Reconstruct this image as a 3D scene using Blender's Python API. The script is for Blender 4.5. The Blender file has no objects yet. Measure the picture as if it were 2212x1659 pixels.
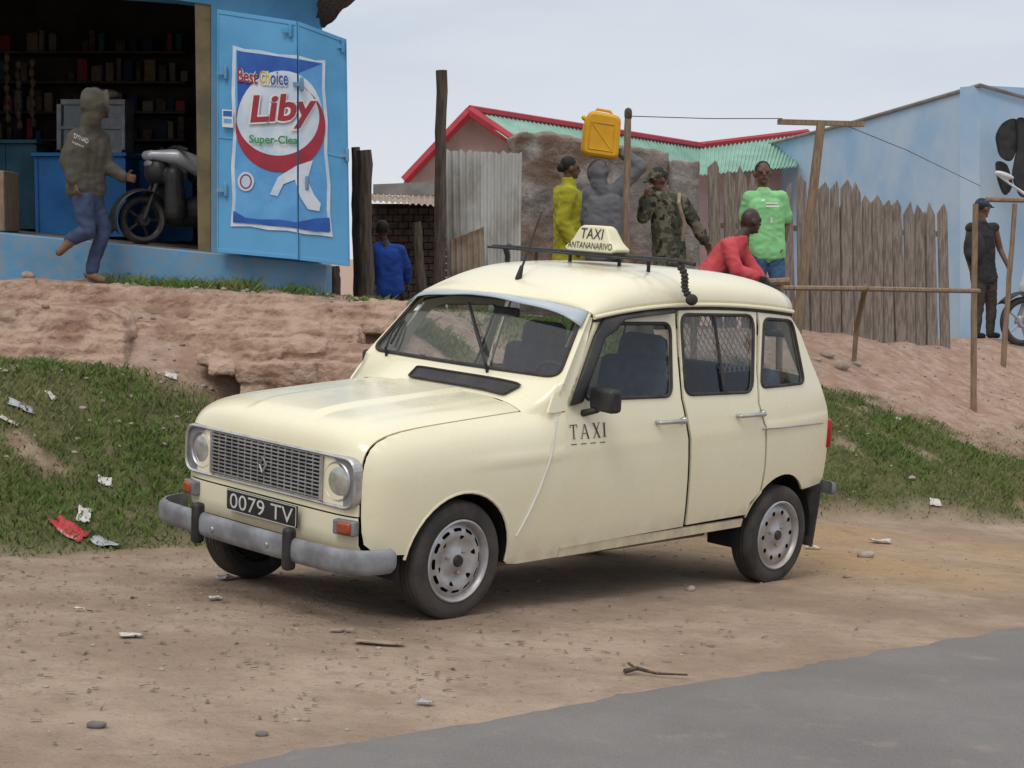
import bpy,bmesh,math,random
import numpy as np
from mathutils import Vector,Matrix,noise
from mathutils.geometry import delaunay_2d_cdt
from mathutils.bvhtree import BVHTree
random.seed(7)
SC=bpy.context.scene; C=SC.collection
V=Vector; R=math.radians
# ---------------------------------------------------------------- camera
F=3700.; CX,CY=1106.,829.5; CH=1.656
PT=math.atan((CY-540)/F)
cd=bpy.data.cameras.new('camera'); cam=bpy.data.objects.new('camera',cd); C.objects.link(cam)
cam.location=(0,0,CH); cam.rotation_euler=(math.pi/2-PT,0,0)
cd.sensor_width=36; cd.lens=36*F/2212.; cd.clip_end=2000; cd.clip_start=.05
SC.camera=cam
def ray(u,v):
    a=(u-CX)/F; b=-(v-CY)/F
    return V((a,math.cos(PT)+b*math.sin(PT),-math.sin(PT)+b*math.cos(PT)))
def U(u,v,y):
    d=ray(u,v); return V((0,0,CH))+d*(y/d.y)
# ---------------------------------------------------------------- materials
def _mix(nt,f,a,b,t='MIX'):
    n=nt.nodes.new('ShaderNodeMix'); n.data_type='RGBA'; n.blend_type=t
    for sock,x in ((0,f),(6,a),(7,b)):
        if hasattr(x,'is_output'): nt.links.new(x,n.inputs[sock])
        else: n.inputs[sock].default_value=x if sock==0 else (x[0],x[1],x[2],1)
    return n.outputs[2]
def _ramp(nt,x,a,b,c0=0,c1=1):
    n=nt.nodes.new('ShaderNodeMapRange'); nt.links.new(x,n.inputs[0])
    n.inputs[1].default_value=a;n.inputs[2].default_value=b;n.inputs[3].default_value=c0;n.inputs[4].default_value=c1
    n.interpolation_type='SMOOTHSTEP'
    return n.outputs[0]
def _noise(nt,vec,sc,det=5,rough=.6):
    n=nt.nodes.new('ShaderNodeTexNoise'); n.inputs['Scale'].default_value=sc; n.inputs['Detail'].default_value=det; n.inputs['Roughness'].default_value=rough
    nt.links.new(vec,n.inputs['Vector']); return n.outputs[0]
def _bump(nt,h,st,dist,bs):
    n=nt.nodes.new('ShaderNodeBump'); n.inputs['Strength'].default_value=st; n.inputs['Distance'].default_value=dist
    nt.links.new(h,n.inputs['Height']); nt.links.new(n.outputs[0],bs.inputs['Normal'])
def base(name):
    m=bpy.data.materials.new(name); m.use_nodes=True; nt=m.node_tree
    bs=nt.nodes['Principled BSDF']; tc=nt.nodes.new('ShaderNodeTexCoord')
    return m,nt,bs,tc.outputs['Object']
def mat(name,c1,c2=None,rough=.7,scale=6,metal=0,bump=0,bscale=50,coat=0,lo=.35,hi=.65,stretch=None,spec=.4,dirt=None,dk=1.,bdist=.01):
    m,nt,bs,ob=base(name)
    if stretch:
        mp=nt.nodes.new('ShaderNodeMapping'); mp.inputs['Scale'].default_value=stretch; nt.links.new(ob,mp.inputs[0]); ob2=mp.outputs[0]
    else: ob2=ob
    if c2 is None: c2=tuple(x*.82 for x in c1)
    n=_noise(nt,ob2,scale); col=_mix(nt,_ramp(nt,n,lo,hi),c2,c1)
    if dirt:
        dc,z0,z1=dirt
        sp=nt.nodes.new('ShaderNodeSeparateXYZ'); nt.links.new(ob,sp.inputs[0])
        k=_ramp(nt,sp.outputs[2],z0,z1,1,0)
        n2=_noise(nt,ob,9,6); mu=nt.nodes.new('ShaderNodeMath'); mu.operation='MULTIPLY'
        nt.links.new(k,mu.inputs[0]); nt.links.new(_ramp(nt,n2,.25,.75,0,dk),mu.inputs[1])
        col=_mix(nt,mu.outputs[0],col,dc)
    nt.links.new(col,bs.inputs['Base Color'])
    n3=_noise(nt,ob2,scale*2.3); nt.links.new(_ramp(nt,n3,.2,.8,max(0,rough-.1),min(1,rough+.1)),bs.inputs['Roughness'])
    bs.inputs['Metallic'].default_value=metal; bs.inputs['Specular IOR Level'].default_value=spec
    if coat: bs.inputs['Coat Weight'].default_value=coat; bs.inputs['Coat Roughness'].default_value=.12
    if bump: _bump(nt,_noise(nt,ob2,bscale,6),bump,bdist,bs)
    return m
def glassmat(name,tint,gl=.05):
    m=bpy.data.materials.new(name); m.use_nodes=True; nt=m.node_tree; nt.nodes.remove(nt.nodes['Principled BSDF'])
    out=nt.nodes['Material Output']; t=nt.nodes.new('ShaderNodeBsdfTransparent'); g=nt.nodes.new('ShaderNodeBsdfGlossy'); g.inputs['Roughness'].default_value=.03
    tc=nt.nodes.new('ShaderNodeTexCoord'); n=_noise(nt,tc.outputs['Object'],7)
    nt.links.new(_mix(nt,_ramp(nt,n,.3,.7),tuple(x*.95 for x in tint),tint),t.inputs[0])
    lw=nt.nodes.new('ShaderNodeLayerWeight'); lw.inputs[0].default_value=.5
    pw=nt.nodes.new('ShaderNodeMath'); pw.operation='POWER'; pw.inputs[1].default_value=4; nt.links.new(lw.outputs['Facing'],pw.inputs[0])
    a=nt.nodes.new('ShaderNodeMath'); a.operation='MULTIPLY_ADD'; a.inputs[1].default_value=.6; a.inputs[2].default_value=gl; nt.links.new(pw.outputs[0],a.inputs[0])
    mx=nt.nodes.new('ShaderNodeMixShader'); nt.links.new(a.outputs[0],mx.inputs[0]); nt.links.new(t.outputs[0],mx.inputs[1]); nt.links.new(g.outputs[0],mx.inputs[2])
    nt.links.new(mx.outputs[0],out.inputs[0]); return m
M={}
DUST=(.42,.33,.24)
M['cream']=mat('cream_paint',(.84,.785,.57),(.81,.75,.53),.28,1.6,coat=.4,dirt=(DUST,.17,.36),dk=.6)
M['black']=mat('black_plastic',(.018,.018,.02),(.035,.033,.032),.5,8)
M['rubber']=mat('rubber',(.035,.033,.032),(.06,.052,.046),.85,9,bump=.3,bscale=90)
M['tyre']=mat('tyre_rubber',(.035,.033,.032),(.075,.065,.057),.85,5,bump=.3,bscale=120)
M['chrome']=mat('dull_chrome',(.55,.55,.56),(.42,.41,.4),.35,12,metal=.85)
M['silver']=mat('silver_paint',(.50,.50,.51),(.36,.35,.34),.45,9,metal=.55,dirt=(DUST,-.1,.25),dk=.6)
M['lamp_grey']=mat('grey_lamp_panel',(.30,.31,.32),(.22,.22,.23),.5,9,metal=.3)
M['bumper']=mat('grey_bumper',(.25,.26,.275),(.15,.15,.16),.6,7,bump=.2,bscale=30)
M['dark']=mat('dark_interior',(.012,.012,.013),(.02,.02,.02),.9,4)
M['cabin']=mat('cabin_lining',(.13,.13,.128),(.09,.09,.09),.9,4)
M['seat']=mat('seat_cloth',(.085,.10,.15),(.06,.07,.105),.9,14,bump=.2,bscale=150)
M['orange']=mat('orange_lens',(.40,.085,.035),(.28,.055,.025),.3,10)
M['red_lens']=mat('red_lens',(.45,.02,.02),(.3,.01,.01),.25,10)
M['lens']=mat('headlamp_lens',(.50,.50,.46),(.36,.35,.31),.12,16,metal=.35,coat=.6)
M['glass']=glassmat('car_glass',(.90,.94,.96),.07)
M['glass_dark']=glassmat('side_glass',(.82,.87,.88),.05)
M['visor']=mat('visor_acrylic',(.46,.52,.56),(.40,.46,.50),.25,5)
M['white']=mat('white_paint',(.74,.74,.72),(.64,.64,.62),.5,6)
M['ink']=mat('black_ink',(.02,.02,.02),(.04,.04,.035),.6,20)
M['plate_white']=mat('plate_letters',(.62,.62,.58),(.5,.5,.46),.5,20)
M['sign_cream']=mat('sign_cream',(.80,.755,.53),(.70,.65,.43),.4,5)
M['shop_blue']=mat('shop_blue',(.10,.34,.57),(.065,.26,.46),.6,2.2,bump=.15,bscale=25,dirt=((.30,.25,.2),1.2,1.8),dk=.6)
M['door_blue']=mat('door_blue',(.12,.38,.65),(.08,.30,.54),.5,1.6,bump=.06,bscale=14,lo=.3,hi=.6)
M['deep_blue']=mat('deep_blue_paint',(.02,.085,.36),(.03,.125,.43),.55,5)
M['sky_paint']=mat('light_blue_paint',(.13,.38,.70),(.09,.30,.60),.55,4)
M['white_wash']=mat('white_wash',(.66,.71,.77),(.46,.58,.71),.6,5)
M['red_paint']=mat('dark_red_paint',(.36,.03,.05),(.28,.025,.04),.55,6)
M['green_paint']=mat('green_paint',(.05,.30,.08),(.04,.22,.07),.6,6)
M['yellow_paint']=mat('yellow_paint',(.60,.42,.04),(.5,.33,.04),.6,6)
M['jamb']=mat('ochre_jamb',(.22,.17,.085),(.12,.10,.06),.8,3)
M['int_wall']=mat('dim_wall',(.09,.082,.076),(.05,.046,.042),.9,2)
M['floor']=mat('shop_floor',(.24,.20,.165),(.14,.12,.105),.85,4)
M['counter']=mat('counter_blue',(.03,.20,.52),(.02,.14,.38),.55,3)
M['teal']=mat('counter_teal',(.03,.14,.19),(.02,.09,.13),.6,3)
M['cabinet']=mat('cabinet_grey',(.30,.32,.34),(.20,.21,.23),.5,6)
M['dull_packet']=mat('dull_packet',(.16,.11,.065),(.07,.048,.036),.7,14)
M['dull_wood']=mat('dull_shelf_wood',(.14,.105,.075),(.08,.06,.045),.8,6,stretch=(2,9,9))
M['wood']=mat('weathered_wood',(.30,.25,.21),(.16,.13,.11),.9,6,stretch=(9,9,.9),bump=.7,bscale=8)
M['wood_dark']=mat('dark_wood',(.125,.093,.072),(.055,.042,.034),.9,6,stretch=(9,9,.9),bump=.7,bscale=8)
M['wood_light']=mat('pale_wood',(.29,.205,.135),(.19,.13,.085),.85,6,stretch=(8,8,1.2),bump=.5,bscale=8)
M['tin']=mat('galvanised_sheet',(.57,.57,.54),(.30,.28,.24),.5,2.5,metal=.2,bump=.2,bscale=12,lo=.3,hi=.6,stretch=(1,1,.5))
M['rust_tin']=mat('rusty_sheet',(.36,.30,.23),(.22,.14,.09),.7,3,metal=.2)
M['pink']=mat('pink_plaster',(.62,.46,.44),(.53,.38,.36),.85,3)
M['red_trim']=mat('red_trim',(.42,.03,.05),(.33,.03,.04),.6,4)
M['green_roof']=mat('green_roof',(.27,.46,.37),(.21,.38,.30),.5,3)
M['blue_wall']=mat('pale_blue_wall',(.29,.47,.66),(.44,.56,.67),.85,.7,bump=.15,bscale=8,lo=.35,hi=.7)
M['brick_dark']=mat('dark_brick',(.07,.052,.045),(.035,.028,.025),.9,8,bump=.5,bscale=14)
M['concrete']=mat('concrete',(.26,.25,.24),(.19,.18,.17),.9,4,bump=.3,bscale=20)
M['earth']=mat('eroded_earth',(.48,.335,.245),(.29,.175,.12),.95,3.6,bump=1.,bscale=11,lo=.32,hi=.6,bdist=.05)
M['jerry']=mat('yellow_plastic',(.74,.40,.015),(.66,.33,.012),.4,4)
M['skin']=mat('brown_skin',(.15,.08,.05),(.12,.062,.038),.55,8)
M['skin_dark']=mat('dark_brown_skin',(.065,.036,.025),(.05,.027,.019),.5,8)
M['hair']=mat('black_hair',(.010,.009,.009),(.018,.016,.015),.7,30)
M['olive']=mat('olive_fleece',(.092,.083,.062),(.068,.061,.045),.95,9,bump=.3,bscale=60)
M['navy']=mat('navy_cloth',(.05,.07,.135),(.035,.05,.10),.9,8,bump=.3,bscale=50)
M['mustard']=mat('mustard_coat',(.42,.40,.03),(.36,.34,.022),.9,8,bump=.2,bscale=50)
M['grey']=mat('grey_fleece',(.165,.165,.175),(.13,.13,.14),.95,8,bump=.3,bscale=50)
M['lime']=mat('lime_shirt',(.27,.62,.27),(.23,.55,.23),.9,6)
M['jeans']=mat('blue_jeans',(.065,.13,.24),(.035,.075,.15),.9,9,bump=.3,bscale=70)
M['red']=mat('red_jacket',(.58,.085,.095),(.50,.06,.075),.85,6,bump=.2,bscale=40)
M['royal']=mat('royal_blue_jacket',(.02,.09,.45),(.017,.075,.38),.8,6)
M['charcoal']=mat('charcoal_cloth',(.035,.033,.035),(.022,.021,.022),.9,8)
M['brown_cloth']=mat('brown_trousers',(.07,.055,.048),(.045,.036,.032),.9,8)
M['sandal']=mat('brown_sandal',(.20,.12,.07),(.14,.085,.05),.8,10)
M['eye']=mat('eye_dark',(.02,.015,.012),None,.2,20)
M['lip']=mat('lip',(.085,.04,.031),None,.5,20)
M['scoot_grey']=mat('scooter_silver',(.50,.51,.53),(.40,.41,.43),.35,5,metal=.2,coat=.3)
M['moto_white']=mat('moto_white',(.62,.63,.62),(.5,.5,.5),.35,5,coat=.3)
M['paper']=mat('litter_paper',(.62,.60,.57),(.46,.43,.40),.8,18)
M['paper_red']=mat('litter_red',(.50,.035,.05),(.55,.42,.40),.6,7,lo=.25,hi=.5)
M['card']=mat('cardboard',(.34,.26,.185),(.25,.18,.13),.9,10)
M['plastic']=mat('clear_plastic',(.42,.44,.46),(.32,.33,.35),.3,15)
M['stone']=mat('pale_stone',(.42,.35,.30),(.29,.225,.185),.9,9,bump=.6,bscale=25)
M['stone_dark']=mat('grey_stone',(.17,.155,.145),(.11,.10,.095),.9,9,bump=.6,bscale=25)
M['chips']=mat('brown_chips',(.25,.18,.135),(.14,.10,.08),.9,12)
def camo():
    m,nt,bs,ob=base('camouflage_cloth')
    a=_ramp(nt,_noise(nt,ob,9,2),.48,.53); b=_ramp(nt,_noise(nt,ob,13,2),.55,.60)
    c=_mix(nt,a,(.055,.06,.038),(.14,.125,.085)); c=_mix(nt,b,c,(.018,.017,.015)); nt.links.new(c,bs.inputs['Base Color']); bs.inputs['Roughness'].default_value=.95
    return m
M['camo']=camo()
def stonewall():
    m,nt,bs,ob=base('rubble_wall')
    mp=nt.nodes.new('ShaderNodeMapping'); mp.inputs['Scale'].default_value=(1,1,1.7); nt.links.new(ob,mp.inputs[0])
    vo=nt.nodes.new('ShaderNodeTexVoronoi'); vo.inputs['Scale'].default_value=4.; nt.links.new(mp.outputs[0],vo.inputs['Vector'])
    n=_noise(nt,ob,3.4,8,.75); big=_noise(nt,ob,.8,3); n2=_noise(nt,ob,1.5,6,.7)
    c=_mix(nt,_ramp(nt,n,.34,.66),(.14,.115,.098),(.39,.355,.325)); c=_mix(nt,_ramp(nt,n2,.5,.6,0,.75),c,(.24,.215,.20)); c=_mix(nt,_ramp(nt,n2,.46,.36,0,.7),c,(.40,.37,.34))
    bw=nt.nodes.new('ShaderNodeRGBToBW'); nt.links.new(vo.outputs['Color'],bw.inputs[0])
    c2=_mix(nt,bw.outputs[0],(.14,.092,.066),(.25,.17,.122)); c2=_mix(nt,_ramp(nt,n,.48,.62,0,.7),c2,(.29,.245,.215))
    c=_mix(nt,_ramp(nt,big,.48,.56),c,c2)
    nt.links.new(c,bs.inputs['Base Color']); bs.inputs['Roughness'].default_value=.95
    _bump(nt,_noise(nt,ob,7,8,.7),1.,.05,bs); return m
M['rubble']=stonewall()
def ground():
    m,nt,bs,ob=base('ground_soil')
    at=nt.nodes.new('ShaderNodeAttribute'); at.attribute_name='cover'
    sp=nt.nodes.new('ShaderNodeSeparateColor'); nt.links.new(at.outputs['Color'],sp.inputs[0])
    n1=_noise(nt,ob,1.1,7,.65); n2=_noise(nt,ob,7,7,.7); n3=_noise(nt,ob,38,5,.7); n4=_noise(nt,ob,2.6,6,.7)
    c=_mix(nt,_ramp(nt,n1,.35,.68),(.33,.24,.172),(.48,.365,.275))
    c=_mix(nt,sp.outputs[2],c,(.47,.315,.165))
    c=_mix(nt,_ramp(nt,n4,.50,.70,0,.45),c,(.28,.205,.15))
    c=_mix(nt,_ramp(nt,n2,.47,.72,0,.55),c,(.26,.19,.14))
    red=_mix(nt,_ramp(nt,n2,.3,.7),(.33,.205,.145),(.52,.385,.305))
    red=_mix(nt,_ramp(nt,n4,.48,.66,0,.6),red,(.36,.22,.155))
    c=_mix(nt,sp.outputs[1],c,red)
    c=_mix(nt,_ramp(nt,n3,.57,.70,0,.6),c,(.16,.118,.09))
    c=_mix(nt,_ramp(nt,n3,.36,.25,0,.4),c,(.58,.49,.41))
    gr=_mix(nt,_ramp(nt,n2,.35,.65),(.06,.07,.026),(.135,.14,.055))
    c=_mix(nt,sp.outputs[0],c,gr)
    nt.links.new(c,bs.inputs['Base Color']); bs.inputs['Roughness'].default_value=.97; bs.inputs['Specular IOR Level'].default_value=.15
    ad=nt.nodes.new('ShaderNodeMath'); ad.operation='MULTIPLY_ADD'; ad.inputs[1].default_value=.4
    nt.links.new(n3,ad.inputs[0]); nt.links.new(n2,ad.inputs[2]); _bump(nt,ad.outputs[0],.85,.05,bs); return m
M['ground']=ground()
def asphalt():
    m,nt,bs,ob=base('asphalt')
    n1=_noise(nt,ob,.7,5); n2=_noise(nt,ob,160,3,.8); n3=_noise(nt,ob,5,6); n4=_noise(nt,ob,2.2,6,.7)
    c=_mix(nt,_ramp(nt,n1,.35,.65),(.165,.15,.142),(.205,.19,.18))
    c=_mix(nt,_ramp(nt,n4,.5,.7,0,.35),c,(.14,.13,.125))
    c=_mix(nt,_ramp(nt,n2,.5,.68,0,.6),c,(.28,.265,.25)); c=_mix(nt,_ramp(nt,n2,.45,.3,0,.5),c,(.085,.08,.078))
    c=_mix(nt,_ramp(nt,n3,.54,.75,0,.4),c,(.33,.27,.225))
    nt.links.new(c,bs.inputs['Base Color']); bs.inputs['Roughness'].default_value=.9; bs.inputs['Specular IOR Level'].default_value=.25
    _bump(nt,n2,.5,.004,bs); return m
M['asphalt']=asphalt()
def grassm():
    m,nt,bs,ob=base('grass_blades')
    n=_noise(nt,ob,1.6,4); n2=_noise(nt,ob,23,2)
    c=_mix(nt,_ramp(nt,n2,.3,.7),(.08,.13,.03),(.165,.23,.065)); c=_mix(nt,_ramp(nt,n,.46,.68,0,.6),c,(.25,.225,.11))
    nt.links.new(c,bs.inputs['Base Color']); bs.inputs['Roughness'].default_value=.8; bs.inputs['Specular IOR Level'].default_value=.15; return m
M['grass']=grassm()
# ---------------------------------------------------------------- mesh helpers
def rootloc(p):
    l=V((0,0,0))
    while p is not None: l=l+p.location; p=p.parent
    return l
def link(name,me,parent=None):
    o=bpy.data.objects.new(name,me); C.objects.link(o)
    if parent is not None: o.parent=parent
    return o
def tag(o,label,cat,group=None,kind=None):
    if label: o['label']=label
    if cat: o['category']=cat
    if group: o['group']=group
    if kind: o['kind']=kind
    return o
def thing(name,label,cat,loc,rz=0,group=None,kind=None):
    o=bpy.data.objects.new(name,None); C.objects.link(o); o.location=loc; o.rotation_euler=(0,0,rz); o.empty_display_size=.2
    return tag(o,label,cat,group,kind)
class MB:
    def __init__(s): s.v=[];s.f=[];s.m=[]
    def add(s,vs,fs,mi=0):
        o=len(s.v); s.v+=[V(v) for v in vs]; s.f+=[[i+o for i in f] for f in fs]; s.m+=[mi]*len(fs)
    def box(s,c,d,rot=None,mi=0):
        c=V(c); vs=[]
        for x in(-.5,.5):
            for y in(-.5,.5):
                for z in(-.5,.5):
                    p=V((x*d[0],y*d[1],z*d[2])); vs.append(c+(rot@p if rot else p))
        s.add(vs,[(0,1,3,2),(4,6,7,5),(0,4,5,1),(2,3,7,6),(0,2,6,4),(1,5,7,3)],mi)
    def hexa(s,a,b,mi=0):
        n=len(a); s.add(list(a)+list(b),[list(range(n)),list(range(2*n-1,n-1,-1))]+[(i,n+i,n+(i+1)%n,(i+1)%n) for i in range(n)],mi)
    def ell(s,c,r,rot=None,n=14,m=10,mi=0):
        c=V(c); vs=[];fs=[]
        if not hasattr(r,'__len__'): r=(r,r,r)
        for i in range(m+1):
            t=math.pi*i/m
            for j in range(n):
                p=2*math.pi*j/n; q=V((r[0]*math.sin(t)*math.cos(p),r[1]*math.sin(t)*math.sin(p),r[2]*math.cos(t)))
                vs.append(c+(rot@q if rot else q))
        for i in range(m):
            for j in range(n):
                a=i*n+j;b=i*n+(j+1)%n; fs.append((a,a+n,b+n,b))
        s.add(vs,fs,mi)
    def cap(s,p0,r0,p1,r1,n=12,mi=0):
        p0=V(p0);p1=V(p1); d=p1-p0; L=d.length
        if L<1e-5: s.ell(p0,max(r0,r1)); return
        d/=L; a=d.orthogonal().normalized(); b=d.cross(a)
        rings=[]
        for t in(-90,-60,-30,0): rings.append((p0+d*r0*math.sin(R(t)),max(r0*math.cos(R(t)),1e-4)))
        for t in(0,30,60,90): rings.append((p1+d*r1*math.sin(R(t)),max(r1*math.cos(R(t)),1e-4)))
        vs=[];fs=[]
        for c,r in rings:
            for j in range(n): vs.append(c+(a*math.cos(2*math.pi*j/n)+b*math.sin(2*math.pi*j/n))*r)
        for i in range(len(rings)-1):
            for j in range(n): fs.append((i*n+j,i*n+(j+1)%n,(i+1)*n+(j+1)%n,(i+1)*n+j))
        s.add(vs,fs,mi)
    def tube(s,pts,r,n=8,closed=False,mi=0):
        pts=[V(p) for p in pts]; N=len(pts); vs=[];fs=[]
        if not hasattr(r,'__len__'): r=[r]*N
        ref=None
        for i,p in enumerate(pts):
            if closed: t=pts[(i+1)%N]-pts[i-1]
            else: t=pts[min(i+1,N-1)]-pts[max(i-1,0)]
            t.normalize()
            if ref is None: ref=t.orthogonal().normalized()
            ref=(ref-t*ref.dot(t)); ref=ref.normalized() if ref.length>1e-6 else t.orthogonal().normalized()
            b=t.cross(ref)
            for j in range(n): vs.append(p+(ref*math.cos(2*math.pi*j/n)+b*math.sin(2*math.pi*j/n))*r[i])
        for i in range(N if closed else N-1):
            k=(i+1)%N
            for j in range(n): fs.append((i*n+j,i*n+(j+1)%n,k*n+(j+1)%n,k*n+j))
        if not closed: fs.append(list(range(n-1,-1,-1))); fs.append([(N-1)*n+j for j in range(n)])
        s.add(vs,fs,mi)
    def lathe(s,prof,fn,n=40,closed=False,mi=0):
        vs=[];fs=[];m=len(prof)
        for j in range(n):
            for r,ax in prof: vs.append(fn(2*math.pi*j/n,r,ax))
        for j in range(n):
            k=(j+1)%n
            for i in range(m if closed else m-1): fs.append((j*m+i,j*m+(i+1)%m,k*m+(i+1)%m,k*m+i))
        s.add(vs,fs,mi)
    def grid(s,P,mi=0):
        r=len(P);c=len(P[0]); s.add([p for row in P for p in row],[(i*c+j,i*c+j+1,(i+1)*c+j+1,(i+1)*c+j) for i in range(r-1) for j in range(c-1)],mi)
    def poly(s,pts,mi=0): s.add(pts,[list(range(len(pts)))],mi)
    def rough(s,a,b,cuts,amp,fr=3,seed=0):
        t=MB(); t.hexa(a,b); bm=bmesh.new()
        for v in t.v: bm.verts.new(v)
        bm.verts.ensure_lookup_table()
        for f in t.f: bm.faces.new([bm.verts[i] for i in f])
        for k in range(3):
            big=[e for e in bm.edges if e.calc_length()>cuts]
            if not big: break
            bmesh.ops.subdivide_edges(bm,edges=big,cuts=3 if k==0 else 1,use_grid_fill=True)
        bm.normal_update()
        for v in bm.verts:
            o=V((seed*3.1,seed*1.7,0)); v.co+=v.normal*amp*(noise.noise(v.co*fr+o)+.6*noise.noise(v.co*fr*3.1+o))+V((0,0,amp*.8*noise.noise(v.co*fr*.6+o)))
        bm.verts.index_update(); s.add([v.co.copy() for v in bm.verts],[[v.index for v in f.verts] for f in bm.faces]); bm.free()
    def build(s,name,mats,parent=None,smooth=40,bevel=0,remesh=0,sm=3,fold=0,ffr=14,world=False,fix=True,ridge=0):
        me=bpy.data.meshes.new(name); vs=s.v
        if world and parent is not None:
            l=rootloc(parent); vs=[v-l for v in vs]
        me.from_pydata([tuple(v) for v in vs],[],s.f)
        if not isinstance(mats,(list,tuple)): mats=[mats]
        for m in mats: me.materials.append(m)
        if len(mats)>1: me.polygons.foreach_set('material_index',s.m)
        if fix:
            bm=bmesh.new(); bm.from_mesh(me); bmesh.ops.recalc_face_normals(bm,faces=bm.faces); bm.to_mesh(me); bm.free()
        o=link(name,me,parent)
        if remesh:
            md=o.modifiers.new('r','REMESH'); md.mode='VOXEL'; md.voxel_size=remesh
            ms=o.modifiers.new('s','SMOOTH'); ms.iterations=sm; ms.factor=.5
            dg=bpy.context.evaluated_depsgraph_get(); dg.update()
            m2=bpy.data.meshes.new_from_object(o.evaluated_get(dg)); o.modifiers.clear(); o.data=m2; me=m2
            if not len(me.materials): me.materials.append(mats[0])
            if fold:
                for v in me.vertices:
                    c=v.co; n1=noise.noise(V((c.x*ffr,c.y*ffr,c.z*ffr*.7))); n2=noise.noise(c*ffr*1.7+V((7,3,c.z*ffr*.8)))
                    v.co=c+v.normal*fold*(n1+(ridge*(.35-abs(n2)*1.6) if ridge else .5*n2))
            smooth=180
        if smooth:
            me.polygons.foreach_set('use_smooth',[True]*len(me.polygons))
            if smooth<180: me.set_sharp_from_angle(angle=R(smooth))
        if bevel:
            b=o.modifiers.new('bevel','BEVEL'); b.width=bevel; b.segments=2; b.limit_method='ANGLE'; b.angle_limit=R(40)
        return o
def bl(a,b,c,d,x,y): return (a*(1-x)+b*x)*(1-y)+(d*(1-x)+c*x)*y
def resample(poly,step):
    o=[]
    for i,p in enumerate(poly):
        q=poly[(i+1)%len(poly)]; L=math.dist(p,q); n=max(1,int(math.ceil(L/step)))
        for k in range(n): o.append((p[0]+(q[0]-p[0])*k/n,p[1]+(q[1]-p[1])*k/n))
    return o
def inside(x,y,poly):
    c=False; n=len(poly); j=n-1
    for i in range(n):
        xi,yi=poly[i];xj,yj=poly[j]
        if (yi>y)!=(yj>y) and x<(xj-xi)*(y-yi)/(yj-yi)+xi: c=not c
        j=i
    return c
def inside_np(X,Y,poly):
    c=np.zeros(X.shape,bool); n=len(poly); j=n-1
    for i in range(n):
        xi,yi=poly[i];xj,yj=poly[j]
        if yi!=yj: c^=((yi>Y)!=(yj>Y))&(X<(xj-xi)*(Y-yi)/(yj-yi)+xi)
        j=i
    return c
def rnd(poly,r,n=4):
    o=[];N=len(poly)
    for i in range(N):
        p=V(poly[i]);a=V(poly[i-1]);b=V(poly[(i+1)%N]); da=a-p;db=b-p
        k=min(r,.45*da.length,.45*db.length); A=p+da.normalized()*k; B=p+db.normalized()*k
        for t in range(n+1):
            t/=n; q=A*(1-t)**2+p*2*t*(1-t)+B*t*t; o.append((q.x,q.y))
    return o
_tc={}
def tri2d(outline,holes,step):
    key=(tuple(map(tuple,outline)),tuple(tuple(map(tuple,h)) for h in holes),step)
    if key in _tc: return _tc[key]
    loops=[resample(outline,step)]+[resample(h,step) for h in holes]
    pts=[];ed=[]
    for lp in loops:
        o=len(pts);n=len(lp);pts+=lp; ed+=[(o+i,o+(i+1)%n) for i in range(n)]
    bp=np.array(pts); x0,y0=bp.min(0);x1,y1=bp.max(0); g=[]
    iy=0;y=y0+step*.5
    while y<y1:
        x=x0+step*(.5 if iy%2 else 1)
        while x<x1: g.append((x,y)); x+=step
        y+=step*.87;iy+=1
    add=[]
    if g:
        ga=np.array(g); ok=inside_np(ga[:,0],ga[:,1],outline)
        for h in holes: ok&=~inside_np(ga[:,0],ga[:,1],h)
        ga=ga[ok]
        if len(ga):
            d=((ga[:,None,:]-bp[None])**2).sum(2).min(1); add=[tuple(p) for p in ga[d>(.6*step)**2]]
    res=delaunay_2d_cdt([V(p) for p in pts+add],ed,[],0,1e-6)
    vs=[(v.x,v.y) for v in res[0]]; fs=[list(f) for f in res[2]]
    if fs:
        va=np.array(vs); ce=va[np.array(fs)].mean(1); ok=inside_np(ce[:,0],ce[:,1],outline)
        for h in holes: ok&=~inside_np(ce[:,0],ce[:,1],h)
        fs=[f for f,k in zip(fs,ok) if k]
    _tc[key]=(vs,fs); return vs,fs
def panel(name,outline,mapf,m,parent,holes=(),step=.04,thick=.012,out=V((0,-1,0)),mir=None):
    vs,fs=tri2d(outline,holes,step); P=[V(mapf(*p)) for p in vs]
    if mir: P=[mir(p) for p in P]; out=V((out.x,-out.y,out.z))
    me=bpy.data.meshes.new(name); me.from_pydata([tuple(p) for p in P],[],fs); me.update()
    if sum(p.normal.dot(out)*p.area for p in me.polygons)<0: me.flip_normals()
    me.materials.append(m); me.polygons.foreach_set('use_smooth',[True]*len(me.polygons))
    o=link(name,me,parent)
    if thick:
        s=o.modifiers.new('solid','SOLIDIFY'); s.thickness=thick; s.offset=-1
        e=o.modifiers.new('split','EDGE_SPLIT'); e.split_angle=R(45)
    return o
def textmesh(txt,off=0.):
    cu=bpy.data.curves.new('lettering','FONT'); cu.body=txt; cu.offset=off; cu.resolution_u=3
    o=bpy.data.objects.new('lettering',cu); C.objects.link(o); dg=bpy.context.evaluated_depsgraph_get(); dg.update()
    me=bpy.data.meshes.new_from_object(o.evaluated_get(dg)); vs=[v.co.copy() for v in me.vertices]; fs=[list(p.vertices) for p in me.polygons]
    bpy.data.objects.remove(o); bpy.data.meshes.remove(me)
    x0=min(v.x for v in vs);x1=max(v.x for v in vs);y0=min(v.y for v in vs);y1=max(v.y for v in vs)
    return [((v.x-x0)/(x1-x0),(v.y-y0)/(y1-y0)) for v in vs],fs
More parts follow.
